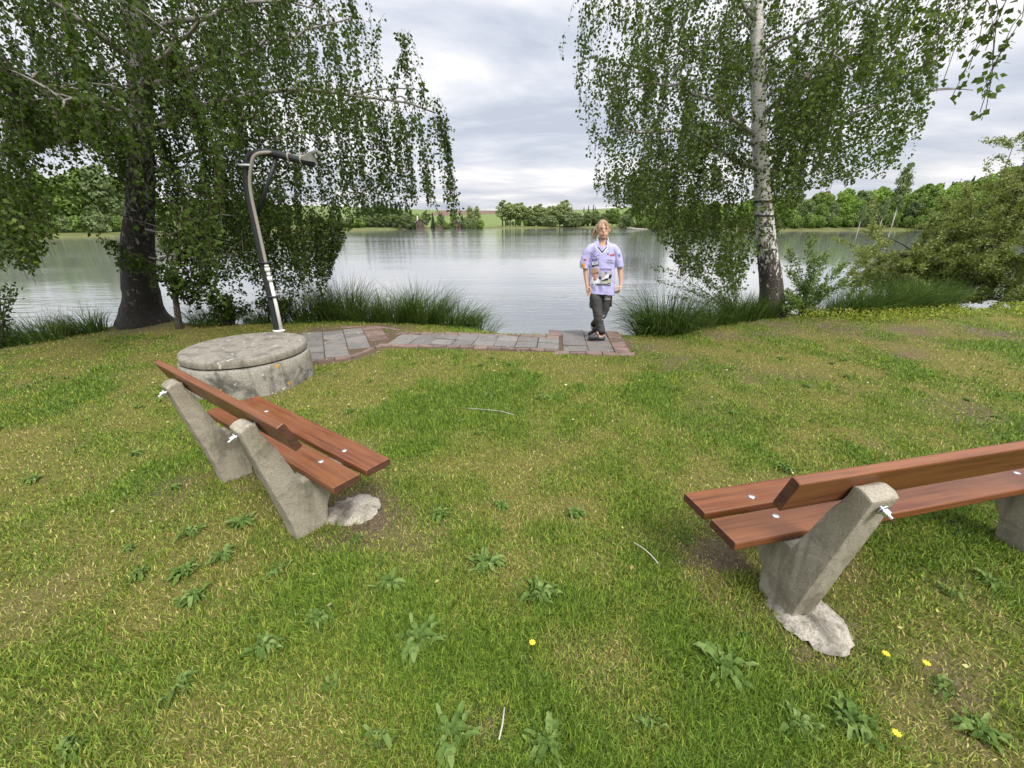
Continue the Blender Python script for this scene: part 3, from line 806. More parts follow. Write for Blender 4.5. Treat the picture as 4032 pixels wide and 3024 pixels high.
def keep_left(P, r, leaf):
    px, py = pxv(P); u = r.random(len(P)) if leaf else np.full(len(P), .97)
    k_ = np.ones(len(P), bool)
    bot = np.interp(px, [-400, 0, 130, 200, 260, 440, 500, 640, 700, 900, 1000, 1270, 1310, 1400, 1500, 1740], [1080, 1060, 1040, 960, 820, 1040, 1090, 1150, 1235, 1190, 1230, 1190, 1060, 860, 875, 880])
    k_ &= py < bot + 25 * (vnoise(px, py * 0 + 3, 26, 81) - .5) * 2
    gap = ((px - 290) / 185) ** 2 + ((py - 655) / 105) ** 2 < .35 + 1.0 * vnoise(px, py, 55, 82)
    k_ &= ~(gap & (u > .16 + .5 * (vnoise(px, py, 34, 86) > .62)))
    k_ &= ~((px > 200) & (px < 385) & (py > 740) & (u > .25))
    tw_ = (px > 505) & (px < 635) & (py > 600) & (py < 1180) & (P[:, 1] < 7.75)
    k_ &= ~(tw_ & (u > .22))
    front = P[:, 1] < 6.75
    k_ &= ~(front & (px > 880) & (px < 1330) & (py > 575))
    k_ &= ~(front & (px > 1000) & (py > 520))
    k_ &= ~((px > 660) & (px < 1000) & (py > 1000) & (u > .75))
    return k_
brs = []
rb_ = np.random.default_rng(3)
for i in range(22):
    az_ = i * 2.4 + rb_.normal(0, .2); z0 = 2.3 + 5.2 * (i / 22); ln = rb_.uniform(2.0, 3.6) * (1.12 - .05 * z0)
    brs.append((z0, (0.4 + .18 * z0 + ln * math.cos(az_), ln * math.sin(az_) * .9, z0 + rb_.uniform(-.1, .9)), rb_.uniform(.3, .7), rb_.uniform(.03, .055)))
def rel(px, py, Y): v = at(px, py, Y) - LT; return tuple(v)
brs += [(3.0, rel(1715, 445, 7.4), .75, .05), (3.6, rel(1385, 70, 7.6), .1, .045), (1.45, rel(960, 840, 7.0), .05, .022), (1.2, rel(1010, 990, 6.9), -.1, .02), (3.4, rel(60, 330, 6.4), .5, .05), (2.8, rel(-60, 620, 6.2), .7, .05), (2.9, rel(250, 420, 5.2), .6, .045)]
ex = []
rr_ = np.random.default_rng(8)
for (px, py, Y, L, q) in [(1560, 420, 7.3, 1.35, 7), (1625, 430, 7.3, 1.45, 8), (1700, 445, 7.4, 1.55, 9), (1735, 470, 7.4, 1.45, 6), (1500, 410, 7.3, 1.3, 6), (1450, 380, 7.3, 1.5, 8), (1340, 320, 7.2, 1.6, 8), (1270, 330, 7.2, 1.9, 8), (1690, 380, 7.4, .5, 5), (1640, 300, 7.4, .5, 5), (1590, 120, 7.6, .6, 8), (1610, 230, 7.6, .5, 5)]:
    for _ in range(q):
        v = at(px + rr_.normal(0, 16), py + rr_.normal(0, 8), Y + rr_.normal(0, .15)) - LT; ex.append((tuple(v), L * rr_.uniform(.75, 1.08)))
for (px, py, L, q) in [(430, 930, .22, 7), (470, 960, .25, 6), (500, 1000, .2, 6), (395, 925, .12, 3), (1290, 880, .75, 10), (1260, 850, .9, 9), (1220, 830, 1.0, 8)]:
    for _ in range(q): ex.append((tuple(at(px + rr_.normal(0, 14), py + rr_.normal(0, 10), 7.25) - LT), L * rr_.uniform(.7, 1.1)))
# the dense curtain to the right of the trunk
for _ in range(330):
    px = rr_.uniform(660, 1300); top = interp1(px, [660, 900, 1050, 1150, 1290], [560, 600, 690, 740, 900]); py = rr_.uniform(top, 1000)
    Y = rr_.uniform(7.0, 8.6); v = at(px, py, Y); L = rr_.uniform(.3, .85)
    if v.z - L < .3: L = v.z - .3
    if L > .1: ex.append((tuple(v - LT), L))
for _ in range(110):
    px = rr_.uniform(-150, 330); py = rr_.uniform(640, 900); Y = rr_.uniform(4.6, 6.4); v = at(px, py, Y)
    if px > 120 and py > 800 and rr_.random() < .7: continue
    ex.append((tuple(v - LT), rr_.uniform(.25, .6)))
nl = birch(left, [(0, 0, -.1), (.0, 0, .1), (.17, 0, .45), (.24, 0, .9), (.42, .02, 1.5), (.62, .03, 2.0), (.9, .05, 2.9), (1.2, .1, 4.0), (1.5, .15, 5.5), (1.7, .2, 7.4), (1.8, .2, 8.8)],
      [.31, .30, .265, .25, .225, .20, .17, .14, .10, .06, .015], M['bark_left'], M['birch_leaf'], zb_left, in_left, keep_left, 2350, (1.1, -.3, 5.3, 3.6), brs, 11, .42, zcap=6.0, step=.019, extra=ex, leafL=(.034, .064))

# -- right birch -------------------------------------------------------
RT = Vector((4.98, 7.9, 0.0))
right = thing('birch_tree', 'slender weeping birch with white peeling trunk and two black bands standing right of the person', 'tree', RT)
def zb_right(p):
    X7 = p[0] / max(p[1], 1) * 7.9
    return interp1(X7, [.5, 1.4, 2.2, 2.7, 3.2, 3.9, 4.3, 4.7, 5.0, 5.4, 6.0, 6.8, 7.4, 8.5], [2.6, 2.05, 1.9, 1.35, .78, .62, .75, 1.2, 1.85, 2.05, 2.2, 2.35, 3.2, 4.0])
def in_right(p, r):
    px, py = px_of(p)
    if p[1] < 4.5: return False
    lo = interp1(py, [-3000, -400, 0, 300, 600, 850, 1100, 1200], [2500, 2350, 2270, 2360, 2330, 2400, 2640, 2700])
    hi = interp1(py, [-3000, -400, 0, 150, 250, 420, 650, 800], [3500, 3800, 3900, 3720, 3660, 3640, 3570, 3400])
    if not lo < px < hi: return False
    if 2935 < px < 3055 and p[1] < 8.3 and 500 < py < 1150: return r.random() < .22
    if px > 3350 and py > 350: return r.random() < .8
    if 3060 < px < 3350 and py > 520: return r.random() < .5
    if px < 2480 and 330 < py < 600: return r.random() < .7
    return True
def keep_right(P, r, leaf):
    px, py = pxv(P); u = r.random(len(P)) if leaf else np.full(len(P), .97)
    k_ = np.ones(len(P), bool)
    bot = np.interp(px, [2250, 2320, 2400, 2480, 2570, 2620, 2720, 2930, 3050, 3120, 3170, 3300, 3420, 3560, 3640, 3720, 3900], [330, 690, 830, 840, 890, 990, 1110, 1170, 1000, 860, 750, 720, 700, 670, 560, 240, 130])
    k_ &= py < bot + 30 * (vnoise(px, py * 0 + 3, 24, 83) - .5) * 2
    tw_ = (px > 2945) & (px < 3060) & (py > 330) & (py < 1250) & (P[:, 1] < 8.2)
    k_ &= ~(tw_ & (u > .16 + .35 * (vnoise(px, py, 45, 84) > .6)))
    k_ &= ~((px > 3320) & (py > 330) & (u > .7))
    k_ &= ~((vnoise(px, py, 70, 85) > .72) & (u > .45))
    return k_
brs = []
for i in range(20):
    az_ = i * 2.4 + 1 + rb_.normal(0, .2); z0 = 2.1 + 5.4 * (i / 20); ln = rb_.uniform(1.7, 3.0) * (1.12 - .05 * z0)
    brs.append((z0, (-.28 * z0 + .1 + ln * math.cos(az_), ln * math.sin(az_) * .8, z0 + rb_.uniform(.1, 1.0)), rb_.uniform(.25, .6), rb_.uniform(.022, .04)))
def relr(px, py, Y): return tuple(at(px, py, Y) - RT)
brs += [(2.25, relr(3180, 430, 7.7), -.15, .035), (2.8, relr(2890, 560, 7.6), .1, .03), (3.2, relr(3520, 150, 7.8), .55, .035), (2.9, relr(2380, 380, 7.7), .8, .04)]
ex = []
for _ in range(150):
    px = rr_.uniform(2560, 2940); py = rr_.uniform(720, 1080); Y = rr_.uniform(7.2, 8.8); v = at(px, py, Y); L = rr_.uniform(.25, .7)
    b = interp1(px, [2560, 2650, 2800, 2940], [1000, 1130, 1190, 1150]); zb = at(px, b, Y).z
    L = min(L, v.z - zb)
    if L > .1: ex.append((tuple(v - RT), L))
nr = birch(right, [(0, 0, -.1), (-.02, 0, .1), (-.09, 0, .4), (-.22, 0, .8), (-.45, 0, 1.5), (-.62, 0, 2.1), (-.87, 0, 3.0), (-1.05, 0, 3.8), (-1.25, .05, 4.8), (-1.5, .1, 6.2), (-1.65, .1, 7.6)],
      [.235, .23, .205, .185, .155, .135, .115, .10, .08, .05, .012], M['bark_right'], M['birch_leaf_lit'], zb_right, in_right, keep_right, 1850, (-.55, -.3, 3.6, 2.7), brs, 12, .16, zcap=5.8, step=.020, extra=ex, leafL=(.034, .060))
print('leaves', nl, nr)
# black bands and the ring-shaped scar on the white trunk
def trunk_at(z):
    zs = [-.1, .1, .4, .8, 1.5, 2.1, 3.0]; return Vector((interp1(z, zs, [0, -.02, -.09, -.22, -.45, -.62, -.87]), 0, z)), interp1(z, zs, [.235, .23, .205, .185, .155, .135, .115])
for z0, hh_ in ((at(3005, 795, 7.9).z, .035), (at(3005, 850, 7.9).z, .022)):
    mb = MB(); c, rr2 = trunk_at(z0)
    mb.tube([c + Vector((0.0, 0, -hh_ / 2)), c + Vector((0, 0, hh_ / 2))], rr2 * 1.12, 20)
    mb.build('band', M['ink_black'], right, smooth=True)
c, rr2 = trunk_at(at(3005, 812, 7.9).z); mb = MB()
mb.tube([c + Vector((-.03 + .038 * math.cos(a), -rr2 * 1.06, -.0 + .034 * math.sin(a))) for a in np.linspace(0, 2 * math.pi, 15)], .006, 6)
mb.build('bark_scar', M['far_trunk'], right)

# -- sapling beside the left birch --------------------------------------
def small_leafy(name, label, cat, loc, stems, leafm, leaves_per, leafL, seed, spread=.05, asp=.55, stemm='twig', r0=.012, updir=.6, group=None):
    r = np.random.default_rng(seed)
    t = thing(name, label, cat, loc, group=group); sb = MB(); LQ = []; LR = []
    for (e, sag, lf) in stems:
        c = curve((0 + r.normal(0, .04), r.normal(0, .04), -.03), (e[0] * .35, e[1] * .35, e[2] * .6 + sag), e, 9)
        sb.tube([tuple(q) for q in c], list(np.linspace(r0, r0 * .25, 9)), 6)
        m = int(leaves_per * lf); tt = r.uniform(.18, 1.0, m) ** .8 * 8; i0 = np.minimum(tt.astype(int), 7); f = (tt - i0)[:, None]
        q = c[i0] * (1 - f) + c[i0 + 1] * f; dd = rand_unit(m, r); dd[:, 2] = dd[:, 2] * .6 + updir
        off = rand_unit(m, r) * spread * r.random((m, 1)) ** .6
        LQ.append(leaf_quads(q + off, dd, r.uniform(leafL * .6, leafL * 1.25, m), asp, r, .05)); LR.append(np.clip(r.random(m) * .7 + .3 * (tt / 8) * r.random(m), 0, 1))
    sb.build('stems', M[stemm], t, smooth=True)
    link('foliage', quad_mesh('foliage', np.concatenate(LQ), np.concatenate(LR)), leafm, t)
    return t
sp_ = thing('birch_sapling', 'thin young birch with pale stem close beside the thick dark birch trunk', 'sapling', (-5.75, 7.08, 0))
def rels(px, py): return tuple(at(px, py, 7.08) - Vector((-5.75, 7.08, 0)))
trunk_obj([(0, 0, -.05), rels(700, 1240), rels(688, 1150), rels(680, 1080), rels(700, 960), rels(720, 800)], [.05, .045, .04, .034, .022, .01], M['bark_sapling'], sp_, .2, n=10, seed=2)
r = np.random.default_rng(77)
A = []; Ls = []
bmb = MB()
for (z0, e) in [(.55, (.75, -.1, .95)), (.75, (1.0, -.15, 1.15)), (.5, (.9, .1, .62)), (.9, (-.45, -.1, 1.3)), (1.0, (.6, .2, 1.6)), (1.3, (.9, -.1, 1.75)), (.7, (.35, -.2, 1.05))]:
    c = curve((.06 + .12 * z0, 0, z0), (e[0] * .5, e[1] * .5, (z0 + e[2]) / 2 + .08), e, 9); bmb.tube([tuple(q) for q in c], list(np.linspace(.012, .004, 9)), 5)
    for q in c[2:]:
        for _ in range(4): A.append(q + r.normal(0, .05, 3)); Ls.append(r.uniform(.12, .34))
bmb.build('branches', M['twig'], sp_, smooth=True)
LQ, LR, TQ = strands(A, Ls, r, .02, leafL=(.045, .072), asp=.85)
link('twigs', quad_mesh('twigs', TQ), M['twig'], sp_); link('crown', quad_mesh('crown', LQ, LR), M['birch_leaf'], sp_)

# -- willow shrub round the right birch, big bush on the right, thin shrub far left
r = np.random.default_rng(31)
st = []
for (px, py) in [(2560, 1050), (2590, 1110), (2700, 1040), (2740, 1090), (2800, 1010), (2860, 1060), (2720, 1150), (2900, 1100), (2640, 1170), (2800, 1160)]:
    v = at(px, py, 7.9) - Vector((4.2, 7.75, 0)); st.append(((v.x, v.y + r.normal(0, .15), v.z), .05, .8))
small_leafy('willow_shrub', 'loose willow shrub with dark thin shoots growing left of the white birch trunk', 'shrub', (4.2, 7.75, 0), st, M['shrub_leaf'], 230, .055, 41, spread=.09, asp=.42, r0=.008)
st = []
for (px, py) in [(3140, 990), (3215, 930), (3200, 1010), (3265, 1000), (3330, 1045), (3300, 1100), (3110, 1060), (3170, 1110), (3240, 1130), (3080, 1150), (3130, 1180)]:
    v = at(px, py, 7.8) - Vector((5.5, 7.75, 0)); st.append(((v.x, v.y + r.normal(0, .15), v.z), .05, 1.1))
small_leafy('willow_shrub', 'upright willow shrub with fresh light green shoots growing right of the white birch trunk', 'shrub', (5.5, 7.75, 0), st, M['shrub_leaf'], 330, .062, 42, spread=.10, asp=.42, r0=.008)
st = []
for i in range(9):
    st.append(((r.uniform(-.45, .5), r.uniform(-.3, .3), r.uniform(.5, 1.05)), .05, 1.0))
small_leafy('thin_shrub', 'dark thin-stemmed shrub at the far left end of the lawn', 'shrub', (-7.75, 6.15, 0), st, M['birch_leaf'], 75, .06, 43, spread=.12, asp=.6)
st = []
for i in range(8): st.append(((r.uniform(-.28, .25), r.uniform(-.25, .1), r.uniform(.15, .45)), .03, 1))
small_leafy('leafy_sprouts', 'small leafy sprouts at the foot of the white birch trunk', 'plant', (5.05, 7.62, 0), st, M['shrub_leaf'], 60, .06, 44, spread=.07, asp=.55, r0=.005)
for (x, y, lab, sd2) in [(-4.95, 7.22, 'dark leafy nettle patch between the young birch and the shower pole', 51), (-4.2, 7.35, 'dark leafy nettle patch directly behind the shower pole', 52)]:
    st = [((r.uniform(-.42, .42), r.uniform(-.2, .3), r.uniform(.22, .55)), .05, 1) for _ in range(22)]
    small_leafy('nettle_patch', lab, 'plant', (x, y, 0), st, M['birch_leaf'], 48, .06, sd2, spread=.08, asp=.6, r0=.005, updir=.2)

def big_bush():
    r = np.random.default_rng(61)
    t = thing('willow_bush', 'big spreading willow bush with pale flowering tips at the right edge beside the lake', 'bush', (11.6, 10.9, -.3))
    sb = MB(); LQ = []; LR = []
    for i in range(64):
        a = r.uniform(0, 2 * math.pi); q = r.random() ** .5; hgt = r.uniform(.3, 3.2) * (1.08 - .55 * q)
        e = np.array([math.cos(a) * q * 2.9, math.sin(a) * q * 2.2, max(.15, hgt)])
        if i < 14: e = np.array([-r.uniform(1.2, 3.05), r.normal(0, .6), r.uniform(.35, 1.75)])
        if 14 <= i < 24: e = np.array([r.uniform(.3, 2.2), r.normal(0, .7), r.uniform(2.6, 4.0)])
        c = curve((r.normal(0, .15), r.normal(0, .15), 0), (e[0] * .4, e[1] * .4, e[2] * .75 + .2), e, 12)
        sb.tube([tuple(z) for z in c], list(np.linspace(.03, .005, 12)), 5)
        for kk in range(9):
            b = c[r.integers(4, 12)]; e2 = b + np.array([r.normal(0, .35), r.normal(0, .35), r.normal(.12, .25)])
            c2 = curve(b, (b + e2) / 2 + np.array([0, 0, .06]), e2, 6); sb.tube([tuple(z) for z in c2], list(np.linspace(.005, .002, 6)), 4)
            m = 165; tt = r.uniform(.05, 1, m) * 5; i0 = np.minimum(tt.astype(int), 4); f = (tt - i0)[:, None]
            p = c2[i0] * (1 - f) + c2[i0 + 1] * f + rand_unit(m, r) * .12 * r.random((m, 1))
            dd = rand_unit(m, r); dd[:, 2] += .25
            LQ.append(leaf_quads(p, dd, r.uniform(.045, .085, m), .5, r, .05)); 
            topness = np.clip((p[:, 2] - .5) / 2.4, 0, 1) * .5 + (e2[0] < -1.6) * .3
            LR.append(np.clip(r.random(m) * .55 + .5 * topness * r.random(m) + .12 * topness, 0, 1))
    sb.build('stems', M['twig'], t, smooth=True)
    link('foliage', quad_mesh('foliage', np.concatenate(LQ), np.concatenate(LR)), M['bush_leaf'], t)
big_bush()

# -- branch hanging into the upper right corner
r = np.random.default_rng(71)
ob = thing('overhanging_branch', 'birch branch with sparse grey-green leaves hanging into the upper right corner of the view', 'branch', at(4150, -350, 3.0))
o0 = Vector(ob.location); sb = MB(); A, Ls = [], []
for (pa, pb) in [((4150, -350), (3690, -60)), ((4150, -350), (3850, -120)), ((4150, -350), (4000, -60)), ((4150, -350), (4120, 40))]:
    a, b = at(*pa, 3.0) - o0, at(*pb, 2.95) - o0
    c = curve(a, (np.array(a) + np.array(b)) / 2 + np.array([0, 0, .15]), b, 10); sb.tube([tuple(z) for z in c], list(np.linspace(.02, .005, 10)), 6)
sb.build('limb', M['limb'], ob, smooth=True)
for (px, py, L) in [(3690, -60, .28), (3720, -70, .34), (3760, -60, .30), (3800, -70, .36), (3850, -90, .55), (3830, -60, .62), (3900, -90, .5), (3960, -60, .25), (4000, -60, .38), (4040, -40, .42), (3640, -90, .3), (3600, -110, .3), (3880, -100, .35), (4080, -20, .3)]:
    A.append(np.array(at(px, py, 2.95) - o0)); Ls.append(L * 1.35)
LQ, LR, TQ = strands(A, Ls, r, .024, wind=(-.12, 0), leafL=(.03, .046), asp=.85, sway=.2, bare_top=.15)
link('twigs', quad_mesh('twigs', TQ), M['twig'], ob); link('leaves', quad_mesh('leaves', LQ, LR), M['birch_leaf_lit'], ob)

# ------------------------------------------------------------------ sedge tussocks
def tussock(loc, h, rad, n, seed, label, droop=1.0, lean=(0, 0), wid=.010):
    n = int(n * 1.8)
    r = np.random.default_rng(seed)
    a = r.uniform(0, 2 * math.pi, n); q = np.sqrt(r.random(n)) * rad
    b = np.stack([np.cos(a) * q, np.sin(a) * q * .7, np.full(n, -.12)], 1)
    L = h * 1.35 * r.uniform(.75, 1.5, n); az = a + r.normal(0, .8, n)
    d = np.stack([np.cos(az) * r.uniform(.05, .5, n) + lean[0], np.sin(az) * r.uniform(.05, .5, n) + lean[1], np.ones(n)], 1)
    hz = np.stack([np.cos(az) + lean[0] * 2, np.sin(az) + lean[1] * 2, np.zeros(n)], 1); hz /= np.linalg.norm(hz, axis=1, keepdims=True)
    dr = r.uniform(.1, .95, n) * droop
    pts = [b]; ns = 5; cur = d / np.linalg.norm(d, axis=1, keepdims=True)
    for i in range(ns):
        pts.append(pts[-1] + cur * (L / ns)[:, None])
        cur = cur + hz * (dr * (.16 + .10 * i))[:, None] + np.array([0, 0, -1]) * (dr * (.06 + .17 * i))[:, None]
        cur /= np.linalg.norm(cur, axis=1, keepdims=True)
    sdv = np.cross(hz, [0, 0, 1.0]) + r.normal(0, .5, (n, 3)); sdv /= np.linalg.norm(sdv, axis=1, keepdims=True)
    Q = []; R = []; rnd = np.clip(r.random(n), 0, 1)
    ww = wid * r.uniform(.6, 1.3, n)
    for i in range(ns):
        w0 = (ww * (1 - (i / ns) ** 1.6) / 2)[:, None]; w1 = (ww * (1 - ((i + 1) / ns) ** 1.6) / 2 + .0003)[:, None]
        Q.append(np.stack([pts[i] - sdv * w0, pts[i] + sdv * w0, pts[i + 1] + sdv * w1, pts[i + 1] - sdv * w1], 1)); R.append(rnd)
    o = link('sedge_tussock', quad_mesh('sedge_tussock', np.concatenate(Q), np.concatenate(R)), M['sedge'])
    o.location = (loc[0], loc[1] - .12, max(-.12, float(lawn_z(np.array([loc[0]]), np.array([loc[1] - .12]))[0])))
    tag(o, label, 'sedge', 'sedge tussocks along the bank')
W_ = (-.35, 0.0)
for i, (x, y, h, rad, n, lab, dr, ln) in enumerate([
    (-8.0, 6.25, .42, .4, 420, 'dark sedge tussock at the far left end of the bank', 1.2, W_),
    (-7.45, 6.6, .42, .38, 420, 'dark drooping sedge tussock between the far left shrub and the dark birch trunk', 1.3, W_),
    (-7.15, 7.0, .36, .3, 300, 'dark sedge tussock touching the dark birch trunk on its left', 1.3, W_),
    (-5.35, 7.5, .34, .35, 320, 'sedge tussock behind the thin young birch', 1.0, (0, 0)),
    (-4.55, 7.75, .38, .35, 340, 'sedge tussock behind the nettles left of the shower pole', 1.0, (0, 0)),
    (-3.75, 7.85, .52, .38, 480, 'upright sedge tussock just right of the shower pole', .7, (-.05, 0)),
    (-3.2, 7.95, .62, .36, 560, 'tallest sedge tussock of the row behind the paved path', .7, (-.05, 0)),
    (-2.7, 7.85, .42, .3, 380, 'low sedge tussock right of the tallest one behind the path', .9, (-.1, 0)),
    (-2.2, 7.8, .50, .34, 480, 'sedge tussock in the middle of the row behind the path', .9, (.1, 0)),
    (-1.65, 7.75, .58, .36, 560, 'arching sedge tussock second from the right end of the row behind the path', 1.0, (.15, 0)),
    (-1.0, 7.5, .46, .32, 420, 'dark long-bladed sedge tussock ending the row behind the path on the right', 1.4, (.3, 0)),
    (-.5, 7.2, .34, .16, 60, 'sparse thin sedge tussock beside the open water left of the person', 1.2, (.35, 0)),
    (2.5, 6.78, .62, .36, 760, 'dense dark rounded sedge tussock just right of the person', 1.4, (-.12, 0)),
    (2.3, 6.7, .5, .2, 120, 'loose arching sedge blades hanging over the water right of the person', 1.6, (-.5, 0)),
    (3.05, 7.1, .34, .34, 380, 'low sedge tussock between the rounded tussock and the willow shoots', .9, (0, 0)),
    (3.6, 7.35, .36, .34, 400, 'upright sedge tussock below the left willow shrub', .6, (0, 0)),
    (4.15, 7.6, .38, .32, 400, 'upright sedge tussock left of the white birch foot', .6, (0, 0)),
    (4.6, 7.75, .34, .25, 260, 'small sedge tussock against the white birch foot', .6, (0, 0)),
    (5.75, 7.95, .26, .28, 240, 'small sedge tussock below the right willow shrub', .8, (0, 0)),
    (6.55, 8.15, .46, .34, 460, 'dark sedge tussock beside the right willow shrub', 1.1, (.05, 0)),
    (7.05, 8.3, .50, .34, 480, 'sedge tussock in the middle of the row behind the yellow ground cover', 1.0, (.05, 0)),
    (7.6, 8.4, .55, .36, 540, 'tall sedge tussock of the row behind the yellow ground cover', .9, (.05, 0)),
    (8.2, 8.55, .54, .36, 540, 'bright green sedge tussock next to the big willow bush', .9, (.05, 0)),
    (8.75, 8.75, .48, .34, 460, 'sedge tussock half under the big willow bush', .9, (.05, 0)),
]): tussock((x, y), h, rad, n, 200 + i, lab, dr, ln)

# yellow ground cover at the right bank
r = np.random.default_rng(91); n = 6500
x = r.uniform(5.2, 12.5, n); y = edge_y(x) - .05 - r.random(n) ** 1.2 * .85; kz = vnoise(x, y, .5, 41) > .30
x, y = x[kz], y[kz]; n = len(x)
P = np.stack([x, y, lawn_z(x, y) + r.random(n) * .15], 1); dd = rand_unit(n, r); dd[:, 2] = np.abs(dd[:, 2]) + .2
tag(link('ground_cover', quad_mesh('ground_cover', leaf_quads(P, dd, r.uniform(.025, .055, n), .6, r, .05), r.random(n)), M['yellow_leaf']), 'yellow-green low leafy ground cover along the right bank', 'ground cover', kind='stuff')

# fallen leaves and bud scales on the lawn
r = np.random.default_rng(92); n = 420
rr3 = np.sqrt(r.random(n)) * 7.2 + .5; a = r.uniform(-1.2, 1.2, n); x, y = rr3 * np.sin(a), rr3 * np.cos(a); kz = (y < edge_y(x) - .1); x, y = x[kz], y[kz]; n = len(x)
dd = rand_unit(n, r); dd[:, 2] *= .25
tag(link('leaf_litter', quad_mesh('leaf_litter', leaf_quads(np.stack([x, y, lawn_z(x, y) + .028], 1), dd, r.uniform(.012, .034, n), .6, r, .1), r.random(n)), M['litter']), 'scattered small fallen leaves lying on the lawn', 'fallen leaves', kind='stuff')

# ------------------------------------------------------------------ weeds
def weed_mesh(nl, L, seed, toothed=True):
    r = np.random.default_rng(seed); Q = []; R = []
    for i in range(nl):
        a = i * 2.4 + r.normal(0, .25); l = L * r.uniform(.35, 1.1); wv = l * r.uniform(.22, .36); el = r.uniform(.0, .42); d = np.array([math.cos(a), math.sin(a), 0]); s = np.array([-d[1], d[0], 0]); ns = 6
        pts = []; z = .012; off_ = np.array([r.normal(0, .013), r.normal(0, .013), 0]); p = d * .008
        for j in range(ns + 1):
            t_ = j / ns; p = d * (.008 + l * t_ * math.cos(el)); z = .012 + l * (math.sin(el) * t_ - .55 * math.sin(el) * t_ * t_ * 1.5) + .012 * math.sin(t_ * 5 + i)
            wd = wv * math.sin(math.pi * min(.98, .10 + .82 * t_ ** .8)) * (1 + (.28 if toothed and j % 2 else -.15 if toothed else 0))
            pts.append((p + off_ + np.array([0, 0, z]) + s * (.18 * l * t_ * t_ * math.sin(i * 1.7)), s * wd / 2))
        c_ = r.random()
        for j in range(ns):
            (a0, s0), (a1, s1) = pts[j], pts[j + 1]; f = np.array([0, 0, .35])
            Q.append([a0 - s0 + f * np.linalg.norm(s0), a0, a1, a1 - s1 + f * np.linalg.norm(s1)]); Q.append([a0, a0 + s0 + f * np.linalg.norm(s0), a1 + s1 + f * np.linalg.norm(s1), a1]); R += [c_, min(1, c_ + .1)]
    return quad_mesh('weed', Q, np.array(R))
WM = [weed_mesh(34, .085, 300, True), weed_mesh(20, .065, 301, False), weed_mesh(42, .07, 302, True), weed_mesh(14, .06, 303, False), weed_mesh(52, .065, 304, False)]
for m_ in WM: m_.materials.append(M['weed'])
spots = [(1165, 1285, 1.5, 4), (910, 1385, 1.45, 0), (600, 1240, 1.15, 1), (400, 1235, 1.2, 2), (420, 1290, 1.2, 4), (570, 1400, 1.2, 4), (395, 1480, 1.15, 1), (720, 1480, 1.0, 3), (1050, 1220, 1.25, 0), (1560, 1440, 1.5, 0), (1840, 1560, 1.5, 2), (980, 1590, 1.3, 0),
         (690, 1340, 1.1, 2), (770, 1170, 1.0, 3), (520, 1130, 1.1, 0), (410, 1150, 1.1, 4), (1240, 1110, 1.0, 2), (840, 1260, 1.1, 0), (150, 1620, 1.1, 1), (950, 1110, 1.2, 2), (1055, 855, 1.1, 4), (1480, 1170, 1.0, 3), (1700, 1010, 1.2, 2), (2040, 1480, 1.1, 1),
         (480, 1200, 1.0, 0), (660, 1140, 1, 3), (1600, 1370, .9, 3), (1720, 1560, 1.2, 4), (1180, 1600, 1.1, 0), (820, 1600, 1, 1), (300, 1240, .9, 2), (1080, 1090, .9, 2), (1400, 1560, .9, 1), (2120, 1580, 1, 0)]
wl = ['broad-leaved weed rosette lying flat in the mown lawn', 'grey-green weed rosettes in the lawn']
cnt = 0
def put_weed(x, y, s, kind, rz):
    o = bpy.data.objects.new('lawn_weed', WM[kind]); COL.objects.link(o)
    o.location = (x, y, float(lawn_z(np.array([x]), np.array([y]))[0]) + .006); o.rotation_euler = (0, 0, rz); s *= .82; o.scale = (s, s, s * 1.1)
    tag(o, wl[0], 'weed', wl[1])
for (px, py, s, kd) in spots:
    g = on_ground(px * 1.8228, py * 1.8228); put_weed(g.x, g.y, s, kd, random.uniform(0, 6))
r = np.random.default_rng(95)
while cnt < 70:
    rr4 = math.sqrt(r.random()) * 6.5 + .7; a = r.uniform(-1.1, 1.1); x, y = rr4 * math.sin(a), rr4 * math.cos(a)
    if y > edge_y(x) - .25 or math.hypot(x - WELL[0], y - WELL[1]) < .75 or any(math.hypot(x - c[0], y - c[1]) < .3 for c in PAV): continue
    put_weed(x, y, r.uniform(.5, 1.0), int(r.integers(5)), r.uniform(0, 6)); cnt += 1
# yellow flowers, thin twigs
fm = MB(); 
for i in range(9):
    a = i * 2 * math.pi / 9; fm.tube([(0, 0, .055), (.008 * math.cos(a), .008 * math.sin(a), .062), (.014 * math.cos(a), .014 * math.sin(a), .064)], [.003, .004, .001], 5)
fm.ball((0, 0, .057), (.005, .005, .006), 8, 5)
fh = fm.mesh('flower_head', True); stm = MB().tube([(0, 0, -.01), (.002, 0, .03), (0, 0, .055)], .0014, 6).mesh('stem', True)
M['flower'] = plain('yellow_petal', (0.75, 0.50, 0.03), 0.6)
for (px, py, lab) in [(1937, 1582, 'small bright yellow flower among dark weeds near the lower right corner'), (1915, 1408, 'small yellow flower right of the concrete footing'), (1150, 1387, 'small yellowish flower in the middle foreground of the lawn'), (2003, 1428, 'small pale yellow flower further right of the concrete footing')]:
    g = on_ground(px * 1.8228, py * 1.8228, .05); t = thing('yellow_flower', lab, 'flower', (g.x, g.y, float(lawn_z(np.array([g.x]), np.array([g.y]))[0])), random.uniform(0, 6), 'yellow flowers in the lawn')
    link('flower_head', fh, M['flower'], t); link('stem', stm, M['weed'], t)
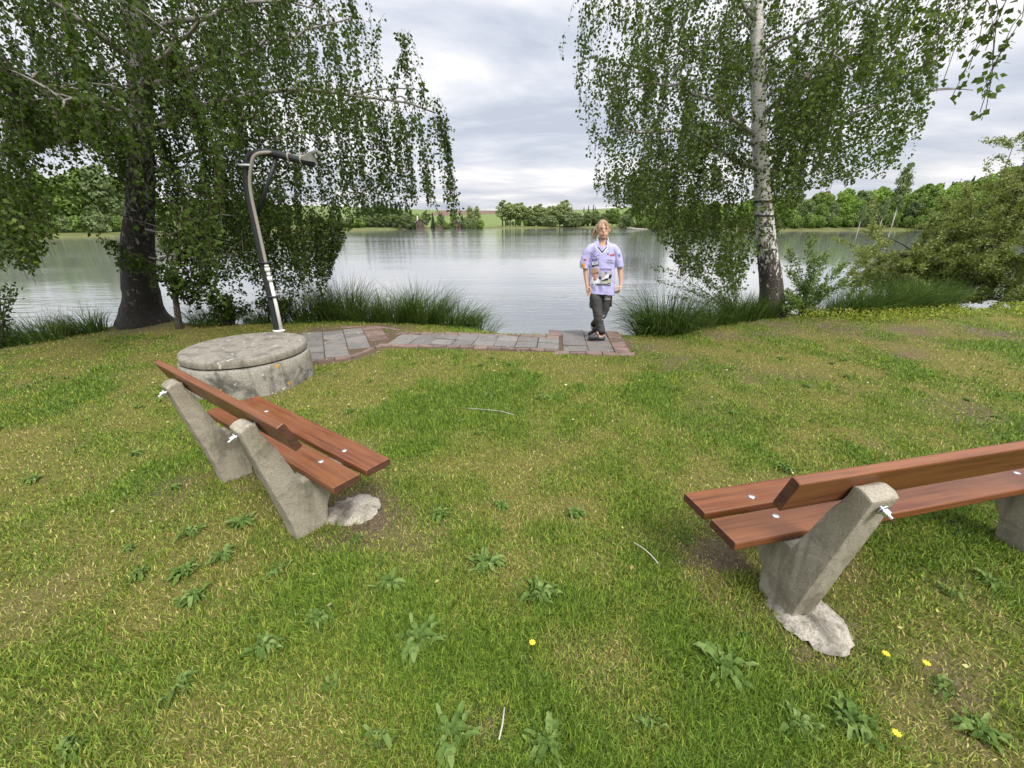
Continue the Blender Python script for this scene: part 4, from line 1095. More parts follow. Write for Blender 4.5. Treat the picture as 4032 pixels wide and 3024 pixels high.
for (pts, lab) in [([(1010, 888), (1050, 892), (1085, 897), (1110, 905)], 'long pale dry stalk lying on the lawn in front of the path'), ([(1368, 1182), (1390, 1196), (1405, 1210), (1420, 1228)], 'thin pale twig lying left of the right bench'), ([(1090, 1535), (1086, 1570), (1078, 1605)], 'short dark twig lying in the near foreground'), ([(2010, 1075), (1995, 1068), (1975, 1072)], 'pale stalk lying behind the right bench')]:
    q = [on_ground(a * 1.8228, b * 1.8228) for a, b in pts]; q = [Vector((p.x, p.y, float(lawn_z(np.array([p.x]), np.array([p.y]))[0]) + .035)) for p in q]
    c0 = q[0].copy(); o = MB().tube([p - c0 for p in q], .003, 6).build('twig', M['dead_wood'], None, True); o.location = c0; tag(o, lab, 'twig')

# ------------------------------------------------------------------ benches
def plank(name, L, wd, th, parent, frame, m=1):
    """frame: (origin (u,z), width dir (u,z), normal dir (u,z)); s runs 0..L * m"""
    (u0, z0), (wu, wz), (nu, nz) = frame
    mb = MB(); ns = 14
    prof = []
    rr_ = .008
    for (a, b) in [(rr_, 0), (wd - rr_, 0), (wd - rr_ * .3, rr_ * .3), (wd, rr_), (wd, th - rr_), (wd - rr_ * .3, th - rr_ * .3), (wd - rr_, th), (rr_, th), (rr_ * .3, th - rr_ * .3), (0, th - rr_), (0, rr_), (rr_ * .3, rr_ * .3)]:
        prof.append((u0 + wu * a - nu * b, z0 + wz * a - nz * b))
    n = len(prof); V = []; Fc = []
    ss = [0, .004] + list(np.linspace(.05, L - .05, ns)) + [L - .004, L]
    cu = sum(p[0] for p in prof) / n; cz = sum(p[1] for p in prof) / n
    for i, s in enumerate(ss):
        k_ = .955 if i in (0, len(ss) - 1) else 1.0
        V += [(m * s, cu + (p[0] - cu) * k_, cz + (p[1] - cz) * k_) for p in prof]
    for i in range(len(ss) - 1):
        for j in range(n): Fc.append((i * n + j, i * n + (j + 1) % n, (i + 1) * n + (j + 1) % n, (i + 1) * n + j))
    nf = len(Fc)
    Fc += [tuple(range(n)), tuple((len(ss) - 1) * n + j for j in range(n))]
    mb.add(V, Fc); me = mb.mesh(name)
    o = link(name, me, M['wood'], parent); me.materials.append(M['endgrain'])
    me.polygons[nf].material_index = 1; me.polygons[nf + 1].material_index = 1
    return o
def bench(loc, ang, m, L, legs_s, label, tilt, seed):
    t = thing('park_bench', label, 'bench', (*loc, 0), ang, 'park benches on the lawn')
    hs, wd, g, th = .383, .165, .036, .042
    pb = plank('seat_plank', L, wd, th, t, ((0, hs), (1, 0), (0, 1)), m)
    pf = plank('seat_plank', L, wd, th, t, ((wd + g, hs), (1, 0), (0, 1)), m)
    d = (math.sin(tilt), -math.cos(tilt)); nrm = (-math.cos(tilt), -math.sin(tilt))
    back = plank('backrest', L, .16, .040, t, ((-.20, .81), d, nrm), m)
    for q, s in enumerate(legs_s):
        prof = [(-.262, .735), (-.236, .752), (-.205, .760), (-.183, .752), (-.172, .705), (-.125, .60), (-.035, hs - .046), (.0, hs - .043), (.335, hs - .043), (.335, .295), (.23, .262), (.125, .205), (.08, .13), (.055, -.06), (-.115, -.06), (-.13, .10)]
        mb = MB(); mb.prism(prof, lambda p, sd: Vector((m * (s + .125 * sd), p[0], p[1])))
        me = mb.mesh('leg'); bevel(me, .010, 2)
        bm = bmesh.new(); bm.from_mesh(me); bmesh.ops.triangulate(bm, faces=bm.faces)
        for _ in range(5):
            long = [e for e in bm.edges if e.calc_length() > .028]
            if not long: break
            bmesh.ops.subdivide_edges(bm, edges=long, cuts=1); bmesh.ops.triangulate(bm, faces=bm.faces)
        bm.normal_update()
        for v in bm.verts:
            c = v.co; nz = float(vnoise(np.array([c.x * 40 + c.z * 23 + seed]), np.array([c.y * 40 + c.z * 31]), 1.0, 50 + q)[0]) - .5
            nz2 = float(vnoise(np.array([c.x * 11 + seed]), np.array([(c.y + c.z) * 12]), 1.0, 52)[0]) - .5
            v.co = c + v.normal * (nz * .0035 + nz2 * .005)
        bm.to_mesh(me); bm.free()
        lo = link('leg', me, M['leg_concrete'], t)
        sc_ = s + .055
        # threaded rod through the leg top, with nut
        zb_ = .715; ub_ = -.225
        mb = MB(); mb.tube([(m * sc_, ub_ - .075, zb_ - .028), (m * sc_, ub_ + .07, zb_ + .026)], .006, 8)
        mb.tube([(m * sc_, ub_ - .062, zb_ - .023), (m * sc_, ub_ - .045, zb_ - .017)], .016, 6); mb.tube([(m * sc_, ub_ - .043, zb_ - .016), (m * sc_, ub_ - .040, zb_ - .015)], .022, 14)
        mb.build('threaded_rod', M['steel'], lo, False)
        for par, u_ in ((pb, .11), (pf, .26)):
            mb = MB(); mb.tube([(m * (s + .045), u_, hs - .002), (m * (s + .045), u_, hs + .003), (m * (s + .045), u_, hs + .0055)], [.017, .016, .009], 16)
            mb.build('bolt', M['steel'], par, True)
    return t
def footing(poly, h, parent_bench, seed):
    mb = MB(); c = Vector((sum(p[0] for p in poly) / len(poly), sum(p[1] for p in poly) / len(poly))); V = []; Fc = []; n = 40
    r = np.random.default_rng(seed); ang = [math.atan2(p[1] - c.y, p[0] - c.x) for p in poly]; rad = [math.hypot(p[0] - c.x, p[1] - c.y) for p in poly]
    o_ = np.argsort(ang); ang = np.array(ang)[o_]; rad = np.array(rad)[o_]
    inv = parent_bench.matrix_basis.inverted() if parent_bench else Matrix()
    for j, (kf, hz) in enumerate([(1.08, -.05), (1.0, .35), (.88, .75), (.7, .95), (.45, 1.0), (.2, .98)]):
        for i in range(n):
            a = -math.pi + 2 * math.pi * i / n; rr5 = np.interp(a, np.concatenate([[ang[-1] - 2 * math.pi], ang, [ang[0] + 2 * math.pi]]), np.concatenate([[rad[-1]], rad, [rad[0]]]))
            rr5 *= kf * (1 + r.normal(0, .045)); V.append(inv @ Vector((c.x + math.cos(a) * rr5, c.y + math.sin(a) * rr5, h * hz + r.normal(0, .005))))
    for j in range(5):
        for i in range(n): Fc.append((j * n + i, j * n + (i + 1) % n, (j + 1) * n + (i + 1) % n, (j + 1) * n + i))
    Fc.append(tuple(5 * n + i for i in range(n)))
    mb.add(V, Fc); return mb.build('footing', M['footing'], parent_bench, True)
bl = bench((-.925, 1.809), -.632, -1, 1.63, (.25, 1.22), 'brown wooden bench on leaning concrete legs in front of the round concrete well', .40, 1)
br = bench((.944, 1.401), .224, 1, 2.18, (.26, 1.80), 'brown wooden bench on leaning concrete legs cut off by the right edge of the photo', .325, 2)
bpy.context.view_layer.update()
for b in (bl, br): b.matrix_basis
footing([(1.20, 1.46), (1.34, 1.52), (1.43, 1.44), (1.45, 1.34), (1.40, 1.22), (1.31, 1.19), (1.24, 1.26), (1.19, 1.38)], .03, br, 5)
footing([(-1.12, 2.02), (-1.08, 2.22), (-.95, 2.27), (-.84, 2.17), (-.87, 2.05), (-1.0, 1.99)], .022, bl, 6)

# ------------------------------------------------------------------ well
wt = thing('concrete_well', 'low round concrete well ring with flat lid covered in grey and orange lichen', 'well', (*WELL, 0))
def lathe(prof, n, name, m, parent, wob=.0, seed=0, offs=(0, 0)):
    V = []; Fc = []; r = np.random.default_rng(seed)
    for i, (rad, z) in enumerate(prof):
        for j in range(n):
            a = 2 * math.pi * j / n; nzv = float(vnoise(np.array([a * 6 + seed]), np.array([z * 30.]), 1.0, 60)[0]) - .5
            rr6 = rad + wob * nzv; V.append((rr6 * math.cos(a) + offs[0], rr6 * math.sin(a) + offs[1], z + (wob * .5 * (float(vnoise(np.array([a * 4]), np.array([rad * 9]), 1., 61)[0]) - .5))))
    for i in range(len(prof) - 1):
        for j in range(n): Fc.append((i * n + j, i * n + (j + 1) % n, (i + 1) * n + (j + 1) % n, (i + 1) * n + j))
    Fc.append(tuple((len(prof) - 1) * n + j for j in range(n)))
    mb = MB(); mb.add(V, Fc); return mb.build(name, m, parent, True)
lathe([(.655, -.12), (.652, 0), (.648, .10), (.642, .20), (.637, .275), (.628, .287), (.60, .292), (.3, .292)], 90, 'ring', M['well_ring'], wt, .008, 1)
lid = lathe([(.2, .302), (.55, .303), (.612, .305), (.622, .312), (.626, .34), (.624, .372), (.616, .384), (.60, .389), (.45, .391), (.25, .390), (.08, .391)], 90, 'lid', M['well_lid'], wt, .007, 2, (.0, .01))
for o_ in wt.children:
    for p in o_.data.polygons: p.use_smooth = True
    o_.data.set_sharp_from_angle(angle=math.radians(40))

# ------------------------------------------------------------------ shower
PX, PY = -3.69, 6.43
sh = thing('outdoor_shower', 'dark bent shower pole with pale plastic pipe strapped along it behind the concrete well', 'shower', (PX, PY, 0))
def smooth_pts(p, n=4):
    p = np.array(p, float)
    for _ in range(n):
        q = [p[0]]
        for a, b in zip(p[:-1], p[1:]): q += [a * .75 + b * .25, a * .25 + b * .75]
        q.append(p[-1]); p = np.array(q)
    return [tuple(v) for v in p]
def relp(px, py, dy=0): v = at(px, py, PY + dy) - Vector((PX, PY, 0)); return (v.x, dy, v.z)
dark = [(0, 0, -.1), (0, 0, .8), (-.005, 0, 1.6), (0, 0, 2.15), relp(968, 655), relp(985, 606), relp(1050, 598), relp(1110, 612), relp(1236, 645)]
pm = MB().tube(smooth_pts(dark, 3), .047, 16).build('pole', M['pole_dark'], sh, True)
pale = [(.062, -.035, 1.05), (.058, -.035, 1.6), (.05, -.04, 2.15), relp(988, 650, -.055), relp(1000, 606, -.05), relp(1060, 598, -.03), relp(1110, 605, 0), relp(1185, 622, .01), relp(1224, 604, .01), relp(1240, 597, .01)]
MB().tube(smooth_pts(pale, 3), .023, 12).build('water_pipe', M['pvc'], sh, True)
MB().tube([(.075, -.02, -.05), (.075, -.02, .5), (.068, -.03, .93)], .026, 14).build('lower_pipe', M['pvc_white'], sh, True)
mb = MB(); mb.tube([(.068, -.03, .86), (.068, -.03, .93)], .036, 14); mb.tube([(.066, -.032, .935), (.064, -.033, 1.0)], .029, 14); mb.tube([(.064, -.033, 1.0), (.062, -.035, 1.06)], .037, 14); mb.tube([(.064, -.034, 1.07), (.062, -.034, 1.10)], .032, 14)
mb.build('pipe_coupling', M['pvc_white'], sh, True)
a_, b_ = relp(1010, 850), relp(1085, 622)
MB().tube([(a_[0], .02, a_[2]), (b_[0], .02, b_[2])], .027, 12).build('brace', M['pole_dark'], sh, True)
for z_, mtl in ((.10, 'pvc_white'), (.63, 'pole_dark'), (1.13, 'pole_dark')):
    mb = MB(); mb.tube([(.03, -.012, z_ - .012), (.03, -.012, z_ + .012)], [(.092, .062)] * 2, 18); mb.build('clip', M[mtl], sh, True)
v = relp(962, 652); mb = MB(); mb.tube([(v[0] + .045, -.02, v[2] - .012), (v[0] + .045, -.02, v[2] + .012)], [(.092, .066)] * 2, 18); mb.build('clip', M['pvc_white'], sh, True)
for (px, py) in ((1138, 618), (1188, 630)):
    v = relp(px, py); mb = MB(); mb.tube([(v[0] - .008, 0, v[2]), (v[0] + .008, 0, v[2])], .064, 16); 
    o_ = mb.build('clip', M['pvc'], sh, True); 
# flared cover and hose end at the tip of the arm
c0, c1, c2, c3 = relp(1192, 628), relp(1228, 600), relp(1242, 640), relp(1205, 634)
mb = MB(); mb.prism([(c0[0], c0[2]), (c1[0], c1[2]), (c2[0], c2[2]), (c3[0], c3[2])], lambda p, sd: Vector((p[0], -.075 + .15 * sd, p[1])))
mb.build('cover', M['canvas'], sh)
mb = MB(); mb.tube(smooth_pts([relp(1236, 602), relp(1246, 596), relp(1258, 598), relp(1268, 607)], 2), [.014] * 21 if False else .013, 8); mb.tube([relp(1252, 603), relp(1270, 609)], .026, 10)
mb.build('hose_end', M['canvas'], sh, True)

# ------------------------------------------------------------------ person
PER = Vector((1.275, 6.04, .032))
person = thing('person', 'person in a lavender printed jersey and dark trousers standing on the path with legs crossed', 'person', PER, -.10)
def dense(p, r_, n=3):
    P = np.array(p, float); R_ = np.array([(q if hasattr(q, '__len__') else (q, q)) for q in r_], float)
    for _ in range(n):
        qp, qr = [P[0]], [R_[0]]
        for i in range(len(P) - 1):
            qp += [P[i] * .75 + P[i + 1] * .25, P[i] * .25 + P[i + 1] * .75]; qr += [R_[i] * .75 + R_[i + 1] * .25, R_[i] * .25 + R_[i + 1] * .75]
        qp.append(P[-1]); qr.append(R_[-1]); P, R_ = np.array(qp), np.array(qr)
    return [tuple(v) for v in P], [tuple(v) for v in R_]
def limb(mb, p, r_, n=16):
    P, R_ = dense(p, r_, 2); mb.tube(P, R_, n)
body = MB()
limb(body, [(.03, 0, .70), (.03, 0, .95), (.035, 0, 1.15), (.04, .01, 1.27), (.042, .012, 1.335), (.045, .01, 1.37), (.047, .01, 1.42), (.05, .005, 1.47)], [(.13, .085), (.125, .08), (.14, .085), (.15, .078), (.11, .06), (.056, .052), (.049, .05), (.05, .052)], 20)
body.ball((.053, .0, 1.552), (.081, .093, .107), 20, 14); body.ball((.052, -.028, 1.486), (.066, .064, .060), 16, 10); body.ball((.052, -.046, 1.446), (.042, .036, .030), 12, 8)
limb(body, [(.053, -.088, 1.548), (.053, -.108, 1.515), (.053, -.100, 1.505)], [.007, .013, .010], 8)
for sx in (-1, 1): body.ball((.053 + sx * .085, .005, 1.525), (.012, .022, .032), 10, 8)
# arms
limb(body, [(-.10, 0, 1.27), (-.165, 0, 1.20), (-.198, .005, 1.02), (-.195, -.005, .93), (-.188, -.02, .83), (-.180, -.028, .79)], [.04, .042, .037, .033, .025, .023], 14)
limb(body, [(.18, 0, 1.27), (.243, 0, 1.20), (.275, .01, 1.03), (.287, 0, .94), (.289, -.02, .84), (.286, -.03, .80)], [.04, .042, .037, .033, .025, .023], 14)
def hand(mb, wr, dirv_, side_, thumb_side, curl):
    """palm plus five fingers; dirv_: along the hand, side_: across the knuckles, curl direction = dirv x side"""
    d = Vector(dirv_).normalized(); s = Vector(side_); s = (s - d * s.dot(d)).normalized(); c = d.cross(s)
    wr = Vector(wr)
    limb(mb, [wr, wr + d * .03, wr + d * .075], [(.024, .02), (.036, .017), (.037, .014)] if abs(s.x) > .7 else [(.02, .024), (.017, .036), (.014, .037)], 12)
    for i, (off, ln) in enumerate([(-.028, .066), (-.0095, .075), (.0095, .070), (.028, .054)]):
        b = wr + d * .072 + s * off; a1 = d * math.cos(curl) + c * math.sin(curl); a2 = d * math.cos(curl * 2.2) + c * math.sin(curl * 2.2)
        mb.tube([b, b + a1 * ln * .5, b + a1 * ln * .5 + a2 * ln * .5], [.0088, .0082, .0066], 8)
    b = wr + d * .022 + s * (thumb_side * .028); a1 = (d * .8 + s * thumb_side * .75 + c * .35).normalized(); a2 = (d + s * thumb_side * .15 + c * .35).normalized()
    mb.tube([b, b + a1 * .035, b + a1 * .035 + a2 * .032], [.0125, .010, .0075], 8)
hand(body, (-.180, -.030, .785), (.26, -.12, -1), (.75, -.6, .1), 1, .28)
hand(body, (.286, -.032, .795), (-.42, -.30, -1), (-.7, -.7, .1), 1, .55)
# ankles and feet inside the clogs
limb(body, [(.02, -.02, .16), (.035, -.015, .085), (.01, -.02, .05), (-.10, -.03, .035)], [.030, .033, .034, .028], 12)
limb(body, [(-.085, .155, .22), (-.105, .165, .155), (-.075, .15, .10), (-.02, .12, .04)], [.029, .033, .034, .024], 12)
# thighs and calves, so that the figure is one continuous body under its clothes
limb(body, [(-.05, 0, .76), (-.045, -.02, .55), (-.035, -.03, .38), (-.01, -.02, .26), (.02, -.02, .14)], [.075, .062, .047, .045, .03], 14)
limb(body, [(.10, .01, .76), (.085, .04, .55), (.055, .05, .40), (-.02, .11, .29), (-.085, .155, .21)], [.072, .06, .046, .045, .03], 14)
bobj = body.build('body', M['skin'], person); remesh(bobj, .0055, 3)

shirt = MB()
limb(shirt, [(.022, 0, .672), (.024, 0, .70), (.025, 0, .85), (.03, 0, 1.0), (.035, 0, 1.15), (.04, 0, 1.25), (.043, .002, 1.32), (.045, .006, 1.365), (.046, .008, 1.395), (.046, .008, 1.41)],
     [(.180, .118), (.178, .116), (.176, .118), (.176, .120), (.178, .118), (.182, .108), (.176, .092), (.125, .076), (.075, .066), (.066, .062)], 28)
limb(shirt, [(-.05, .003, 1.315), (-.115, .003, 1.30), (-.165, 0, 1.235), (-.20, 0, 1.14), (-.222, -.005, 1.03)], [(.05, .06), (.058, .07), (.060, .07), (.062, .068), (.060, .066)], 18)
limb(shirt, [(.13, .003, 1.315), (.195, .003, 1.30), (.238, 0, 1.235), (.262, 0, 1.14), (.272, -.005, 1.045)], [(.05, .06), (.058, .07), (.060, .07), (.060, .068), (.056, .064)], 18)
sobj = shirt.build('shirt', M['shirt'], person); remesh(sobj, .0065, 5)
co_ = np.empty(len(sobj.data.vertices) * 3, np.float32); sobj.data.vertices.foreach_get('co', co_); co_ = co_.reshape(-1, 3)
no_ = np.array([v.normal[:] for v in sobj.data.vertices])
ang = np.arctan2(co_[:, 1], co_[:, 0] - .03)
fold = (vnoise(ang * 2.4 + 20, co_[:, 2] * 1.6 + co_[:, 0] * 3, 1.0, 71) - .5) * .022 * np.clip((1.30 - co_[:, 2]) / .4, .15, 1) + (vnoise(co_[:, 0] * 20 + co_[:, 2] * 11 + 50, co_[:, 2] * 15, 1.0, 72) - .5) * .009
co_ = co_ + no_ * fold[:, None]
sobj.data.vertices.foreach_set('co', co_.astype(np.float32).ravel()); sobj.data.update()
# V-neck opening
def vneck(x, z): 
    h = (z - 1.322) / .03; return h > 0 and abs(x - .0416) < .054 * min(1.0, h) ** .5
bm = bmesh.new(); bm.from_mesh(sobj.data)
kill = [f for f in bm.faces if f.calc_center_median().y < -.005 and vneck(f.calc_center_median().x, f.calc_center_median().z)]
kill = list({f for f in kill} | {f for f in bm.faces if f.calc_center_median().z > 1.402})
bmesh.ops.delete(bm, geom=kill, context='FACES'); bm.to_mesh(sobj.data); bm.free()
for p in sobj.data.polygons: p.use_smooth = True

tr = MB()
limb(tr, [(.012, 0, .90), (.012, 0, .80), (.012, .005, .70)], [(.14, .09), (.155, .10), (.15, .098)], 22)
limb(tr, [(-.058, -.005, .74), (-.062, -.02, .62), (-.045, -.03, .46), (-.035, -.03, .36), (-.012, -.022, .24), (.008, -.02, .155), (.014, -.02, .125)], [(.082, .09), (.079, .085), (.072, .075), (.068, .07), (.063, .066), (.060, .06), (.05, .05)], 18)
limb(tr, [(.085, .01, .74), (.09, .03, .62), (.072, .05, .46), (.052, .06, .38), (-.01, .11, .29), (-.066, .145, .215), (-.078, .152, .195)], [(.078, .09), (.074, .08), (.066, .07), (.06, .062), (.055, .058), (.052, .055), (.045, .045)], 18)
tr.box((-.135, .02, .545), (.022, .11, .15)); tr.box((.158, .03, .565), (.022, .11, .15))
tobj = tr.build('trousers', M['trousers'], person); remesh(tobj, .0065, 3)
co_ = np.empty(len(tobj.data.vertices) * 3, np.float32); tobj.data.vertices.foreach_get('co', co_); co_ = co_.reshape(-1, 3)
no_ = np.array([v.normal[:] for v in tobj.data.vertices])
fold = (vnoise(co_[:, 0] * 9 + 50 + co_[:, 2] * 8, co_[:, 2] * 17 + co_[:, 1] * 5, 1.0, 73) - .5) * .016
tobj.data.vertices.foreach_set('co', (co_ + no_ * fold[:, None]).astype(np.float32).ravel()); tobj.data.update()
mb = MB(); limb(mb, [(.014, -.02, .145), (.018, -.02, .115), (.022, -.02, .088)], [.053, .049, .045], 16); mb.build('cuff', M['black_cloth'], tobj, True)
mb = MB(); limb(mb, [(-.072, .148, .215), (-.085, .156, .19), (-.094, .161, .168)], [.050, .046, .042], 16); mb.build('cuff', M['black_cloth'], tobj, True)

# clogs
def clog_mesh():
    mb = MB()
    secs = [(-.125, .030, .020, .022), (-.115, .034, .034, .028), (-.085, .040, .045, .034), (-.045, .047, .048, .043), (-.012, .052, .045, .048), (.012, .042, .042, .038), (.035, .032, .040, .028), (.075, .030, .040, .026), (.105, .031, .034, .026), (.117, .031, .020, .020)]
    P = [(s[0], 0, s[1]) for s in secs]; R_ = [(s[3], s[2]) for s in secs]
    V = []; Fc = []; n = 18
    for (x, zc_, ry, rz) in secs:
        for k_ in range(n):
            a = 2 * math.pi * k_ / n; z = zc_ + rz * math.sin(a); V.append((x, ry * math.cos(a) * (1.06 if z < zc_ else 1), max(z, .002)))
    for i in range(len(secs) - 1):
        for k_ in range(n): Fc.append((i * n + k_, i * n + (k_ + 1) % n, (i + 1) * n + (k_ + 1) % n, (i + 1) * n + k_))
    Fc += [tuple(range(n)), tuple((len(secs) - 1) * n + k_ for k_ in range(n))]
    mb.add(V, Fc); me = mb.mesh('clog', True); return me
cm = clog_mesh()
c1_ = link('clog', cm, M['clog'], person); c1_.location = (-.060, -.03, -.002); c1_.rotation_euler = (0, 0, .06)
c2_ = link('clog', cm, None, person); c2_.location = (-.055, .128, .082); c2_.rotation_euler = (0, math.radians(36), math.radians(168))

# face, hair
hb = MB()
def add_hair():
    n1_, n2_ = 36, 22; V = []; idx_ = {}
    c = Vector((.053, .010, 1.556)); R3 = Vector((.0865, .099, .1115))
    for j in range(n2_ + 1):
        th = -math.pi * .34 + (math.pi / 2 + math.pi * .34) * j / n2_
        for i in range(n1_):
            ph = 2 * math.pi * i / n1_; jit = 1 + .02 * math.sin(ph * 17 + j) 
            V.append(c + Vector((R3.x * math.cos(th) * math.cos(ph) * jit, R3.y * math.cos(th) * math.sin(ph) * jit, R3.z * math.sin(th))))
    Fc = []
    for j in range(n2_):
        for i in range(n1_):
            q = (j * n1_ + i, j * n1_ + (i + 1) % n1_, (j + 1) * n1_ + (i + 1) % n1_, (j + 1) * n1_ + i)
            m_ = sum((V[a] for a in q), Vector()) / 4
            front = m_.y < -.030 - .25 * max(0, abs(m_.x - .053) - .03)
            if front and m_.z < 1.618 - .9 * max(0, .03 - abs(m_.x - .053)) * 0 : continue
            if m_.z < 1.53 and m_.y < .03: continue
            Fc.append(q)
    hb.add(V, Fc)
add_hair()
limb(hb, [(.03, .10, 1.60), (-.01, .105, 1.58), (-.045, .085, 1.53), (-.065, .06, 1.47), (-.072, .045, 1.435), (-.07, .04, 1.41)], [.026, .028, .026, .022, .015, .005], 10)
limb(hb, [(-.02, .06, 1.56), (-.075, .04, 1.50), (-.105, .03, 1.455)], [.012, .010, .003], 6)
limb(hb, [(-.02, .06, 1.53), (-.05, .03, 1.45), (-.045, .03, 1.40)], [.014, .014, .004], 6)
for (x0, x1, zz) in ((.085, .098, 1.575), (.07, .078, 1.585), (.10, .116, 1.565), (.028, .014, 1.585)):
    limb(hb, [((x0 + .053) / 2, -.07, 1.635), (x0, -.092, 1.605), (x1, -.088, zz)], [.006, .005, .002], 5)
hair = hb.build('hair', M['hair'], person, True)
for sx in (-1, 1):
    mb = MB(); mb.ball((.053 + sx * .032, -.086, 1.549), (.0125, .006, .0055), 10, 6); mb.build('eye', M['eye'], bobj, True)
    mb = MB(); limb(mb, [(.053 + sx * .012, -.098, 1.561), (.053 + sx * .03, -.095, 1.567), (.053 + sx * .047, -.082, 1.564)], [.004, .0045, .002], 6); mb.build('eyebrow', M['brow'], bobj, True)
mb = MB(); mb.ball((.05, -.088, 1.476), (.020, .008, .0075), 12, 6); mb.build('mouth', M['lips'], bobj, True)

# collar
mb = MB(); mb2 = MB()
for half in (-1, 1):
    pts_o, pts_i = [], []
    for i in range(9):
        a = math.radians(90 - half * (i * 15 + 0)); rad_ = .067 + .004 * (i / 8)
        cx_, cy_ = .046 + rad_ * math.cos(a), .006 + rad_ * .92 * math.sin(a); zt = 1.438 - .012 * (i / 8) ** 2
        pts_o.append((cx_, cy_, zt))
    V = []; Fc = []
    for (x, y, z) in pts_o:
        ox, oy = (x - .046) * .10, (y - .006) * .10
        V += [(x, y, z), (x + ox * .6, y + oy * .6, z + .001), (x + ox * 2.2, y + oy * 2.2, z - .045), (x + ox * .4, y + oy * .4, z - .048)]
    for i in range(8):
        for q in range(4): Fc.append((i * 4 + q, i * 4 + (q + 1) % 4, (i + 1) * 4 + (q + 1) % 4, (i + 1) * 4 + q))
    Fc += [(0, 1, 2, 3), (32, 33, 34, 35)]
    mb.add(V, Fc)
    V = [(.046 + (x - .046) * .97, .006 + (y - .006) * .97, z - .004) for x, y, z in pts_o] + [(.046 + (x - .046) * .97, .006 + (y - .006) * .97, z - .05) for x, y, z in pts_o]
    mb2.add(V, [(i, i + 1, i + 10, i + 9) for i in range(8)])
col = mb.build('collar', M['ink_white'], sobj, True)
mb2.build('collar_lining', M['black_cloth'], sobj, True)

# the figure leans a little: head further left, feet further right
def lean_over(o):
    if o.type == 'MESH' and not o.name.startswith('clog') and not o.data.get('leaned'):
        for v in o.data.vertices: v.co.x += .05 - .082 * v.co.z
        o.data['leaned'] = 1; o.data.update()
    for c in o.children: lean_over(c)
lean_over(person)
c1_.location.x += .052; c2_.location.x += .045

# prints: flat shapes laid onto the cloth
def bvh_of(o): return BVHTree.FromPolygons([v.co.copy() for v in o.data.vertices], [tuple(p.vertices) for p in o.data.polygons])
BV = {'s': bvh_of(sobj), 't': bvh_of(tobj)}
def lay(me, which, name, mat, off=.002):
    par = sobj if which == 's' else tobj
    ys = []
    for v in me.vertices:
        hit, nrm, i, d = BV[which].ray_cast(Vector((v.co.x, -.6, v.co.z)), Vector((0, 1, 0)))
        ys.append(hit.y if hit else None)
    ok = [y for y in ys if y is not None]
    mean = sum(ok) / len(ok) if ok else -.1
    for v, y in zip(me.vertices, ys): v.co.y = (y if y is not None else mean) - off
    me.update()
    return link(name, me, mat, par)
def pxz(zx, zy, oy=860):
    """lx, lz of a point measured on the enlarged photograph of the jersey"""
    px, py = 2230 + zx / 6.144, oy + zy / 6.144
    v = at(px, py, 6.04 - .1); return (v.x - PER.x, v.z - PER.z)
def poly_print(pts, mat, which='s', off=.002, name='print', oy=860, sub=3):
    p2 = [pxz(*p, oy=oy) for p in pts]
    bm = bmesh.new(); vs = [bm.verts.new((p[0], 0, p[1])) for p in p2]; bm.faces.new(vs)
    bmesh.ops.triangulate(bm, faces=bm.faces)
    for _ in range(sub): bmesh.ops.subdivide_edges(bm, edges=[e for e in bm.edges if e.calc_length() > .012], cuts=1); bmesh.ops.triangulate(bm, faces=bm.faces)
    me = bpy.data.meshes.new(name); bm.to_mesh(me); bm.free()
    return lay(me, which, name, mat, off)
def text_print(txt, x0, y0, x1, y1, mat, which='s', off=.0035, oy=860, slope=0.0, bold=0.0, shear=0.0):
    cu = bpy.data.curves.new('t', 'FONT'); cu.body = txt; cu.size = 1.0; cu.offset = bold; cu.shear = shear; cu.resolution_u = 3
    o = bpy.data.objects.new('t', cu); COL.objects.link(o)
    dg = bpy.context.evaluated_depsgraph_get(); me = bpy.data.meshes.new_from_object(o.evaluated_get(dg)); bpy.data.objects.remove(o)
    cs = np.array([v.co[:] for v in me.vertices]); lo, hi = cs.min(0), cs.max(0)
    a, b = pxz(x0, y1, oy), pxz(x1, y0, oy)
    for v in me.vertices:
        u = (v.co.x - lo[0]) / (hi[0] - lo[0]); w_ = (v.co.y - lo[1]) / (hi[1] - lo[1])
        v.co = (a[0] + (b[0] - a[0]) * u, 0, a[1] + (b[1] - a[1]) * w_ + slope * (b[0] - a[0]) * u)
    return lay(me, which, 'lettering', mat, off)
def rect(x0, y0, x1, y1, sl=0.0): return [(x0, y0), (x1, y0 - sl), (x1, y1 - sl), (x0, y1)]
# V neck trim
poly_print([(765, 700), (885, 845), (885, 800), (795, 690)], M['ink_black'], off=.004, name='neck_trim'); poly_print([(885, 845), (1010, 690), (985, 690), (885, 800)], M['ink_black'], off=.004, name='neck_trim')
poly_print([(745, 712), (880, 868), (885, 846), (766, 702)], M['ink_white'], off=.003, name='neck_trim'); poly_print([(890, 868), (1025, 705), (1008, 695), (885, 846)], M['ink_white'], off=.003, name='neck_trim')
